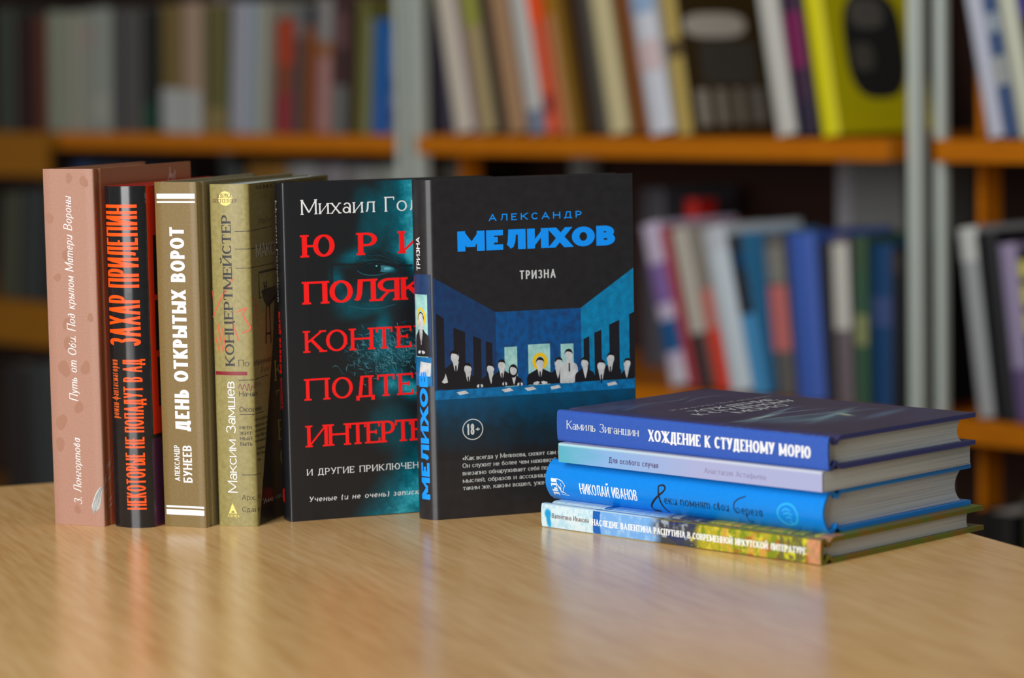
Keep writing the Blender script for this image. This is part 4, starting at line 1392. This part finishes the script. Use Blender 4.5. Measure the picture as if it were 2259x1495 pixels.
def beech():
    m = mat('beech_laminate', rgb(204, 154, 96), .22, .55)
    L = m.node_tree.links
    tc = N(m, 'ShaderNodeTexCoord')
    m1 = N(m, 'ShaderNodeMapping', Scale=(260, 18, 60))
    L.new(tc.outputs['Object'], m1.inputs['Vector'])
    n1 = N(m, 'ShaderNodeTexNoise', Scale=1.0, Detail=4)
    L.new(m1.outputs['Vector'], n1.inputs['Vector'])
    m2 = N(m, 'ShaderNodeMapping', Scale=(30, 2.2, 10))
    L.new(tc.outputs['Object'], m2.inputs['Vector'])
    n2 = N(m, 'ShaderNodeTexNoise', Scale=1.0, Detail=5, Distortion=.6)
    L.new(m2.outputs['Vector'], n2.inputs['Vector'])
    mx = N(m, 'ShaderNodeMath', operation='MULTIPLY_ADD')
    L.new(n1.outputs['Fac'], mx.inputs[0])
    mx.inputs[1].default_value = .55
    h = N(m, 'ShaderNodeMath', operation='MULTIPLY')
    L.new(n2.outputs['Fac'], h.inputs[0])
    h.inputs[1].default_value = .45
    L.new(h.outputs[0], mx.inputs[2])
    r = ramp(m, [(.33, rgb(214, 163, 99)), (.5, rgb(233, 186, 121)), (.67, rgb(242, 201, 142))], mx.outputs[0])
    L.new(r.outputs['Color'], bsdf(m).inputs['Base Color'])
    b = N(m, 'ShaderNodeBump', Strength=.1, Distance=.0003)
    L.new(n1.outputs['Fac'], b.inputs['Height'])
    L.new(b.outputs['Normal'], bsdf(m).inputs['Normal'])
    return m


BEECH = beech()
root = thing('table', 'light beech laminate table carrying the books', 'table', None, tm)
mb = MB()
mb.box((-1.5, -.85, -.025), (0, 0, 0))
mb.build('tabletop', BEECH, root, None, .0018)
STEEL = mat('grey_table_steel', rgb(120, 122, 124), .4, .5)
for x, y in ((-.08, -.08), (-1.42, -.08), (-.08, -.77), (-1.42, -.77)):
    mb = MB()
    mb.box((x - .02, y - .02, -.7499), (x + .02, y + .02, -.0252))
    mb.build('leg', STEEL, root, None, .003)
mb = MB()
for y in (-.08, -.77):
    mb.box((-1.4, y - .01, -.085), (-.1, y + .01, -.0253))
mb.build('apron_rail', STEEL, root)

# ================================================================== room
SH = Matrix.Rotation(math.radians(-48), 4, 'Z')
SH.translation = Vector((.402, 3.0, 0))


def structure(name, mb, m, mw=None):
    o = mb.build(name, m)
    o['kind'] = 'structure'
    if mw is not None:
        o.matrix_world = mw
    return o


mb = MB()
mb.box((-6, -3.2, -.80), (5, 9, -.75))
structure('floor', mb, grain_mat('linoleum', rgb(120, 100, 78), rgb(110, 92, 72), 6, .4, .5))
mb = MB()
mb.box((-6.5, .42, -.7499), (3.5, .50, 2.4))
structure('wall_back', mb, mat('wall_paint', rgb(150, 140, 120), .8), SH)

# ================================================================== bookshelves (shelf frame: x along the front, y into the shelf)
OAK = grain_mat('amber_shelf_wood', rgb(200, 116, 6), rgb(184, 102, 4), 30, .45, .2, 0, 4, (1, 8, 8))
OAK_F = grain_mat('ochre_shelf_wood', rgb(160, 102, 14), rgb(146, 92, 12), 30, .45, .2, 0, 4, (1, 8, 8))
BACKP = mat('dark_back_panel', rgb(52, 26, 12), .7)
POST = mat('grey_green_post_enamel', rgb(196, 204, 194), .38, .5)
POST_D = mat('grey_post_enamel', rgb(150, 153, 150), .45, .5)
UPR, LWR = .189, -.103


def shelf_unit(label, s0, s1, posts, uprights, wood, tall=0.0, lower=LWR, bottom=-.42, back=(0, 0)):
    rt = thing('bookshelf', label, 'bookshelf', 'bookshelves behind the table', SH @ Matrix.Translation((s0, 0, -.7499)))
    off = .7499

    def bx(name, a, b, m, bev=.0015):
        q = MB()
        q.box((a[0] - s0, a[1], a[2] + off), (b[0] - s0, b[1], b[2] + off))
        q.build(name, m, rt, None, bev)
    for z, tk in ((.52, .024), (UPR, .024), (lower, .026), (bottom, .024)):
        bx('shelf', (s0, 0, z - tk), (s1, .295, z), wood)
        if tall:
            bx('fascia', (s0, -.012, z - tall), (s1, -.0005, z), wood)
    for x, y, w_, d_ in posts:
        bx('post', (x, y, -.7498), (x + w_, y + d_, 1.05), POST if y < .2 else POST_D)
    for x in uprights:
        for za, zb in ((UPR + .0005, .4955), (lower + .0005, UPR - .0245), (bottom + .0005, lower - .0265)):
            bx('upright', (x, .07, za), (x + .009, .102, zb), wood)
    bx('back_panel', (s0 + back[0], .345, -.7498), (s1 + back[1], .352, 1.05), BACKP)
    return rt


shelf_unit('amber wood bookshelf on grey-green posts in the middle of the background', -.775, .004,
           [(-.8165, .02, .020, .022), (.013, .02, .016, .015), (-.806, .300, .026, .026), (.012, .305, .02, .02)], [-.7745], OAK, 0, back=(-.05, .02))
shelf_unit('amber wood bookshelf cut off by the right edge of the picture', .066, .86,
           [(.050, .02, .012, .011), (.87, .02, .016, .016), (.050, .305, .02, .02), (.87, .305, .02, .02)], [.0665], OAK, 0, back=(-.03, .02))
shelf_unit('shadowed amber bookshelf left of the first grey post', -1.600, -.822,
           [(-.8155, 0, .011, .010), (-.8155, .305, .009, .02), (-1.612, .305, .01, .02)], [], OAK, 0, back=(0, -.005))
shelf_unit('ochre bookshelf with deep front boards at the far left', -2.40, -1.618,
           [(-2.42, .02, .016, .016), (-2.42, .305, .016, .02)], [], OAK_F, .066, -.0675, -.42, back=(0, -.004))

# ------------------------------------------------------------------ books on the shelves
BGM = {}


def bgmat(c, rough=.5):
    k = (c, rough)
    if k not in BGM:
        BGM[k] = mat('cover_%d_%d_%d' % c, rgb(*c), rough, .4)
    return BGM[k]


def shelf_book(label, group, s, T, H, lean, col, bands=(), D=.135, z=UPR, y=.004, front=None, cat='book', k=.95):
    """bands: (from, to, colour) along the spine height; front: list of (x0,x1,z0,z1,colour) on the right-hand cover"""
    a = math.radians(lean)
    T = T * math.cos(a) * k
    y = y + (int(abs(s) * 7919) % 10) * .0014
    loc = SH @ Matrix.Translation((s + (T if lean > 0 else 0), y, z + .0003)) @ Matrix.Rotation(a, 4, 'Y') @ (Matrix.Translation((-T, 0, 0)) if lean > 0 else Matrix.Identity(4))
    rt = thing('shelved_book', label, cat, group, loc)
    m = bgmat(col)
    tb = min(.0025, T * .2)
    q = MB()
    bu = min(.005, T * .12)
    n = 8
    out = [(tb * 0, D)] + [(T * i / n, -bu * 4 * (i / n) * (1 - i / n) + bu) for i in range(n + 1)] + [(T, D)]
    inn = [(tb, D)] + [(tb + (T - 2 * tb) * i / n, bu + .002) for i in range(n + 1)] + [(T - tb, D)]
    q.grid([[(p[0], p[1], 0) for p in out], [(p[0], p[1], H) for p in out]], 0, lambda j: 0 < j < n + 1)
    q.grid([[(p[0], p[1], 0) for p in inn], [(p[0], p[1], H) for p in inn]], 0, False, True)
    for zz, fl in ((0, True), (H, False)):
        q.grid([[(p[0], p[1], zz) for p in out], [(p[0], p[1], zz) for p in inn]], 0, False, fl)
    for i in (0, -1):
        q.face([(out[i][0], D, 0), (inn[i][0], D, 0), (inn[i][0], D, H), (out[i][0], D, H)])
    q.build('cover', m, rt)
    q = MB()
    q.box((tb + .0002, bu + .0022, .003), (T - tb - .0002, D - .004, H - .003))
    q.build('page_block', PAPER, rt)
    for z0, z1, c in bands:
        q = MB()
        q.grid([[(T * i / n, -bu * 4 * (i / n) * (1 - i / n) + bu - .0003, zz) for i in range(n + 1)] for zz in (z0 * H, z1 * H)], 0, True)
        q.build('spine_panel', bgmat(c), rt)
    if front:
        q = MB()
        cols = []
        for x0, x1, z0, z1, c, rnd_ in front:
            if c not in cols:
                cols.append(c)
            cx, cz, rx, rz = (x0 + x1) / 2 * D, (z0 + z1) / 2 * H, (x1 - x0) / 2 * D, (z1 - z0) / 2 * H
            if rnd_:
                q.face([(T + .0003 + cols.index(c) * 4e-5, cx + rx * (abs(math.cos(t)) ** .7) * (1 if math.cos(t) > 0 else -1), cz + rz * (abs(math.sin(t)) ** .7) * (1 if math.sin(t) > 0 else -1)) for t in [2 * PI * i / 28 for i in range(28)]], cols.index(c))
            else:
                q.face([(T + .0003 + cols.index(c) * 4e-5, cx - rx, cz - rz), (T + .0003 + cols.index(c) * 4e-5, cx + rx, cz - rz), (T + .0003 + cols.index(c) * 4e-5, cx + rx, cz + rz), (T + .0003 + cols.index(c) * 4e-5, cx - rx, cz + rz)], cols.index(c))
        q.build('front_picture', [bgmat(c) for c in cols], rt)
    return rt


G = 'leaning books on the upper shelf of the middle bookshelf'
UC = [
    ('cream book leaning against the left grey post on the upper shelf', -.714, .035, .25, (206, 194, 176), ()),
    ('slim mauve book between the cream and the olive book on the upper shelf', -.679, .016, .25, (146, 116, 142), ()),
    ('olive tan book right of the slim mauve one, upper shelf', -.663, .034, .25, (164, 144, 100), ((.55, 1, (150, 150, 60)),)),
    ('thin black book left of the light brown one, upper shelf', -.628, .014, .25, (18, 16, 18), ()),
    ('light brown book with greyish left edge, right of the thin black one', -.610, .036, .25, (166, 128, 92), ()),
    ('white-grey book left of the red-orange one, upper shelf', -.571, .032, .25, (196, 194, 188), ((.0, .12, (120, 130, 150)),)),
    ('red-orange book leaning in the middle of the upper shelf', -.538, .022, .25, (220, 92, 56), ((.56, 1, (250, 84, 0)), (.1, .2, (150, 60, 50)))),
    ('tan book with ochre top, just right of the red-orange one', -.516, .022, .25, (190, 138, 88), ((.6, 1, (176, 120, 10)),)),
    ('narrow dark gold book right of the tan one, upper shelf', -.494, .013, .25, (140, 100, 14), ()),
    ('dark brown book right of the narrow gold one, upper shelf', -.481, .023, .25, (52, 32, 18), ()),
    ('dark grey book left of the pale straw one, upper shelf', -.458, .022, .25, (74, 68, 60), ()),
    ('pale straw-coloured book in the middle of the upper shelf', -.435, .034, .25, (206, 192, 144), ()),
    ('chestnut brown book left of the white one with a blue top', -.400, .031, .25, (122, 66, 14), ()),
    ('white book with pale blue top and faint red patch, upper shelf', -.368, .040, .25, (212, 214, 222), ((.58, .68, (150, 176, 206)), (.3, .45, (214, 190, 190)))),
]
for lb, s, t, h, c, bd in UC:
    shelf_book(lb, G, s, t, h - .006, -11, c, bd)
shelf_book('gold-spined book with white lettering on its dark brown front cover', G, -.324, .030, .25, -9.5, (186, 160, 84), ((.36, .44, (96, 76, 40)),),
           front=[(.0, 1, .0, 1, (66, 50, 22), False), (.05, .82, .44, .555, (206, 198, 184), True), (.2, .9, .22, .42, (76, 72, 64), False), (.1, .25, .03, .2, (172, 166, 152), False), (.34, .46, .03, .2, (160, 154, 140), False), (.56, .66, .03, .2, (150, 144, 130), False), (.74, .95, .03, .2, (124, 118, 108), False)])
shelf_book('white book between the dark covered one and the purple one', G, -.170, .031, .25, -10.4, (204, 202, 192), ())
shelf_book('dark purple book left of the bright yellow one', G, -.140, .030, .25, -9.8, (58, 30, 58), ((.3, .55, (120, 20, 80)), (.0, .15, (40, 30, 54))))
shelf_book('bright yellow book with a dark oval portrait on its front cover', G, -.099, .030, .262, -9.8, (228, 218, 4), (), D=.16,
           front=[(.0, 1, .0, 1, (206, 196, 2), False), (.17, .80, .14, .60, (40, 40, 40), True), (.26, .62, .44, .57, (96, 94, 88), True), (.24, .46, .26, .38, (84, 82, 74), True)])

G = 'books on the upper shelf of the left bookshelf'
UL = [
    ('dark grey-green book at the far left edge of the picture, upper shelf', -1.787, .054, .188, 2.2, (58, 62, 54), ()),
    ('dark maroon book second from the left on the upper shelf', -1.728, .033, .172, 2.2, (46, 16, 14), ()),
    ('reddish brown book third from the left on the upper shelf', -1.692, .046, .174, 2.2, (98, 54, 40), ()),
    ('grey-green book, first of the four pale ones at the left', -1.642, .039, .178, 2.2, (138, 142, 124), ()),
    ('pale grey book, second of the four pale ones at the left', -1.602, .036, .176, 2.2, (152, 150, 134), ()),
    ('grey book with a rosy top, third of the four pale ones at the left', -1.563, .040, .178, 2.2, (150, 150, 138), ((.7, .86, (158, 140, 134)),)),
    ('light grey-green book, last of the four pale ones at the left', -1.522, .047, .180, 2.2, (144, 148, 138), ((.1, .3, (158, 158, 146)),)),
    ('charcoal book right of the four pale ones, upper shelf', -1.474, .042, .178, 2.2, (74, 70, 70), ()),
    ('dark grey book left of the black and green one, upper shelf', -1.431, .034, .176, 2.2, (82, 78, 74), ()),
    ('black book with a green foot, upper shelf', -1.396, .033, .172, 2.2, (20, 22, 20), ((.0, .25, (10, 64, 44)),)),
    ('olive brown book with a white label at its foot', -1.361, .058, .180, 2.2, (116, 96, 52), ((.0, .34, (172, 174, 170)),)),
    ('pinkish tan book with a white label at its foot', -1.301, .048, .182, 2.2, (160, 134, 112), ((.0, .32, (170, 172, 168)),)),
    ('mossy green book right of the pinkish tan one', -1.251, .050, .174, 2.2, (96, 92, 48), ((.0, .2, (132, 116, 70)),)),
    ('lavender-grey book leaning right, beside the mossy green one', -1.190, .042, .178, 4.8, (158, 158, 168), ()),
    ('slim pale blue-grey book right of the lavender one', -1.146, .020, .178, 4.8, (146, 166, 180), ()),
    ('beige-grey book left of the red one, upper shelf', -1.124, .024, .177, 4.8, (160, 158, 142), ()),
    ('crimson book with an orange-red top, upper shelf', -1.089, .042, .152, 4.8, (138, 42, 46), ((.6, 1, (166, 60, 28)), (.35, .6, (128, 64, 40)))),
    ('dark grey book with a lighter top, right of the crimson one', -1.046, .027, .170, 4.8, (62, 64, 66), ((.75, 1, (104, 104, 104)),)),
    ('thin orange book left of the pink and grey one', -1.018, .011, .142, 4.8, (140, 74, 20), ()),
    ('pink book with a grey top, upper shelf', -1.006, .043, .178, 4.8, (168, 122, 116), ((.68, 1, (140, 136, 134)), (.56, .68, (150, 100, 70)))),
    ('dark maroon book with a grey foot, right of the pink one', -.961, .036, .175, 4.8, (62, 36, 34), ((.0, .36, (104, 104, 100)), (.64, .9, (96, 66, 64)))),
    ('olive book between the maroon and grey-green ones', -.923, .022, .175, 4.8, (108, 106, 50), ()),
    ('thin grey-green book left of the bright blue one', -.900, .014, .150, 4.8, (120, 122, 92), ()),
    ('bright blue book near the first grey post, upper shelf', -.885, .031, .147, 4.6, (14, 92, 162), ((.0, .3, (40, 92, 164)),)),
    ('lavender and black patterned book beside the first grey post', -.851, .024, .158, 3.4, (112, 110, 132), ((.78, 1, (34, 34, 42)), (.34, .46, (56, 54, 72)), (.08, .2, (70, 68, 84)))),
]
for lb, s, t, h, ln, c, bd in UL:
    shelf_book(lb, G, s, t, h, ln, c, bd, k=.965)

G = 'books on the lower shelf of the middle bookshelf'
LC = [
    ('lilac white book with a blue foot, leaning left beside the black standing book', -.346, .033, .192, -14, (196, 182, 204), ((.0, .12, (200, 196, 206)), (.2, .4, (20, 86, 140)), (.5, .75, (130, 100, 160)))),
    ('narrow dark red book left of the beige one, lower shelf', -.313, .014, .190, -14, (170, 56, 66), ()),
    ('beige book with a dark brown foot, lower shelf', -.298, .026, .188, -13.6, (190, 182, 168), ((.0, .34, (70, 48, 48)),)),
    ('short bright red book left of the wide white one', -.270, .024, .118, -13, (216, 56, 30), ((.6, 1, (196, 120, 108)),)),
    ('wide white book leaning left, lower shelf', -.243, .037, .190, -13, (206, 216, 222), ((.86, 1, (196, 200, 206)),)),
    ('light blue book with a black top, right of the wide white one', -.205, .022, .184, -12, (68, 148, 200), ((.5, 1, (26, 26, 32)), (.78, .88, (10, 92, 150)))),
    ('grey book with a salmon pink panel, left of the blue one', -.178, .030, .184, -6, (96, 92, 88), ((.28, .68, (196, 108, 104)), (.7, .92, (128, 126, 118)))),
    ('royal blue book in the middle of the lower shelf', -.138, .043, .186, -4.7, (66, 100, 186), ()),
    ('slim charcoal book right of the royal blue one', -.094, .013, .178, -3.6, (44, 42, 44), ()),
    ('book with a white upper half and mauve lower half, lower shelf', -.080, .025, .184, -2.4, (112, 100, 104), ((.45, .96, (204, 200, 190)),)),
    ('dark green book left of the navy one, lower shelf', -.055, .019, .186, -.8, (56, 92, 68), ((.36, .54, (140, 146, 96)), (.8, 1, (64, 88, 62)))),
    ('navy blue book near the right grey posts, lower shelf', -.035, .034, .178, -.2, (20, 66, 112), ((.5, .68, (62, 80, 128)),)),
]
for lb, s, t, h, ln, c, bd in LC:
    shelf_book(lb, G, s, t, h, ln, c, bd, z=LWR)
shelf_book('black book at the right end of the lower shelf, beside the grey posts', G, -.0005, .0135, .176, 0, (14, 16, 22), ((.84, .96, (60, 46, 42)),), z=LWR, k=.9)
shelf_book('bright red book top showing behind the beige and white ones', 'second row on the lower shelf', -.455, .022, .210, 0, (206, 36, 26), (), z=LWR, y=.152, D=.035)
shelf_book('dark grey book top behind the lilac white and beige ones', 'second row on the lower shelf', -.54, .045, .222, 0, (72, 70, 76), (), z=LWR, y=.152)

rt = thing('box_file', 'grey box file standing behind the green and navy books', 'box file', None, SH @ Matrix.Translation((-.205, .152, LWR + .0003)))
q = MB()
q.box((.024, 0, 0), (.10, .13, .262))
q.build('box_body', bgmat((112, 112, 108)), rt, None, .002)
q = MB()
q.box((0, 0, 0), (.0238, .13, .262))
q.build('box_spine', bgmat((140, 136, 140)), rt, 'lighter grey spine', .002)

G = 'books on the upper shelf of the right bookshelf'
for lb, s, t, h, ln, c, bd in [
    ('pale lavender book leaning right of the grey posts, upper shelf', .127, .026, .225, -11.5, (196, 198, 212), ()),
    ('blue book with white patches, right of the pale lavender one', .153, .019, .25, -12, (58, 82, 124), ((.22, .34, (160, 164, 160)), (.44, .52, (150, 160, 170)), (.6, .66, (140, 152, 168)))),
    ('cream-coloured book near the right edge of the picture, upper shelf', .172, .023, .25, -12, (206, 206, 184), ()),
    ('violet and black book at the right edge of the picture, upper shelf', .196, .03, .25, -12, (28, 22, 40), ((.5, .75, (70, 60, 140)),)),
]:
    shelf_book(lb, G, s, t, h, -11.5, c, bd)
G = 'books on the lower shelf of the right bookshelf'
for lb, s, t, h, ln, c, bd in [
    ('grey book with a white top, leaning right of the grey posts, lower shelf', .112, .026, .20, -7.5, (168, 170, 170), ((.82, 1, (206, 206, 200)),)),
    ('black book between the grey and lavender ones, lower right shelf', .138, .028, .196, -7.5, (22, 22, 26), ()),
    ('lavender book with a dark foot, lower right shelf', .167, .024, .185, -7.5, (160, 146, 176), ((.0, .3, (104, 84, 124)),)),
    ('yellow and black ringed book at the right edge of the picture, lower shelf', .192, .026, .18, -7.5, (30, 28, 30), ((.84, .94, (206, 196, 70)), (.68, .8, (206, 196, 70)), (.52, .64, (206, 196, 70)))),
]:
    shelf_book(lb, G, s, t, h, ln, c, bd, z=LWR)
shelf_book('dark green book low in the right corner, below the amber shelf', 'books on the bottom shelf of the right bookshelf', .170, .05, .242, 0, (20, 60, 50), ((.7, 1, (70, 76, 52)),), z=-.42)
shelf_book('black book low in the right bookshelf, left of the dark green one', 'books on the bottom shelf of the right bookshelf', .115, .05, .22, 0, (24, 20, 18), (), z=-.42)

G = 'tall books under the upper shelf of the left bookshelf'
for lb, s, t, h, c in [
    ('dark blue book top just above the pink standing book', -1.588, .045, .246, (40, 62, 96)),
    ('dark grey book top right of the dark blue one, under the shelf', -1.540, .07, .242, (58, 58, 62)),
    ('blackish brown book under the shelf, above the pink book', -1.466, .08, .215, (34, 26, 20)),
    ('very dark book under the shelf, above the brown and sand books', -1.38, .09, .212, (28, 24, 22)),
    ('slate book top under the upper shelf, above the sand book', -1.20, .032, .246, (56, 60, 60)),
    ('amber brown book top under the upper shelf', -1.160, .092, .25, (124, 84, 20)),
    ('pale grey book top above the teal portrait book', -1.064, .06, .250, (134, 134, 132)),
    ('lilac-grey book top, right of the pale grey one', -1.002, .062, .250, (122, 116, 118)),
    ('mid grey book top, second left of the first grey post', -.938, .056, .248, (128, 126, 122)),
    ('light grey-green book top beside the first grey post, under the shelf', -.880, .05, .250, (136, 138, 128)),
]:
    shelf_book(lb, G, s, t, h, 0, c, (), z=LWR, k=.97)
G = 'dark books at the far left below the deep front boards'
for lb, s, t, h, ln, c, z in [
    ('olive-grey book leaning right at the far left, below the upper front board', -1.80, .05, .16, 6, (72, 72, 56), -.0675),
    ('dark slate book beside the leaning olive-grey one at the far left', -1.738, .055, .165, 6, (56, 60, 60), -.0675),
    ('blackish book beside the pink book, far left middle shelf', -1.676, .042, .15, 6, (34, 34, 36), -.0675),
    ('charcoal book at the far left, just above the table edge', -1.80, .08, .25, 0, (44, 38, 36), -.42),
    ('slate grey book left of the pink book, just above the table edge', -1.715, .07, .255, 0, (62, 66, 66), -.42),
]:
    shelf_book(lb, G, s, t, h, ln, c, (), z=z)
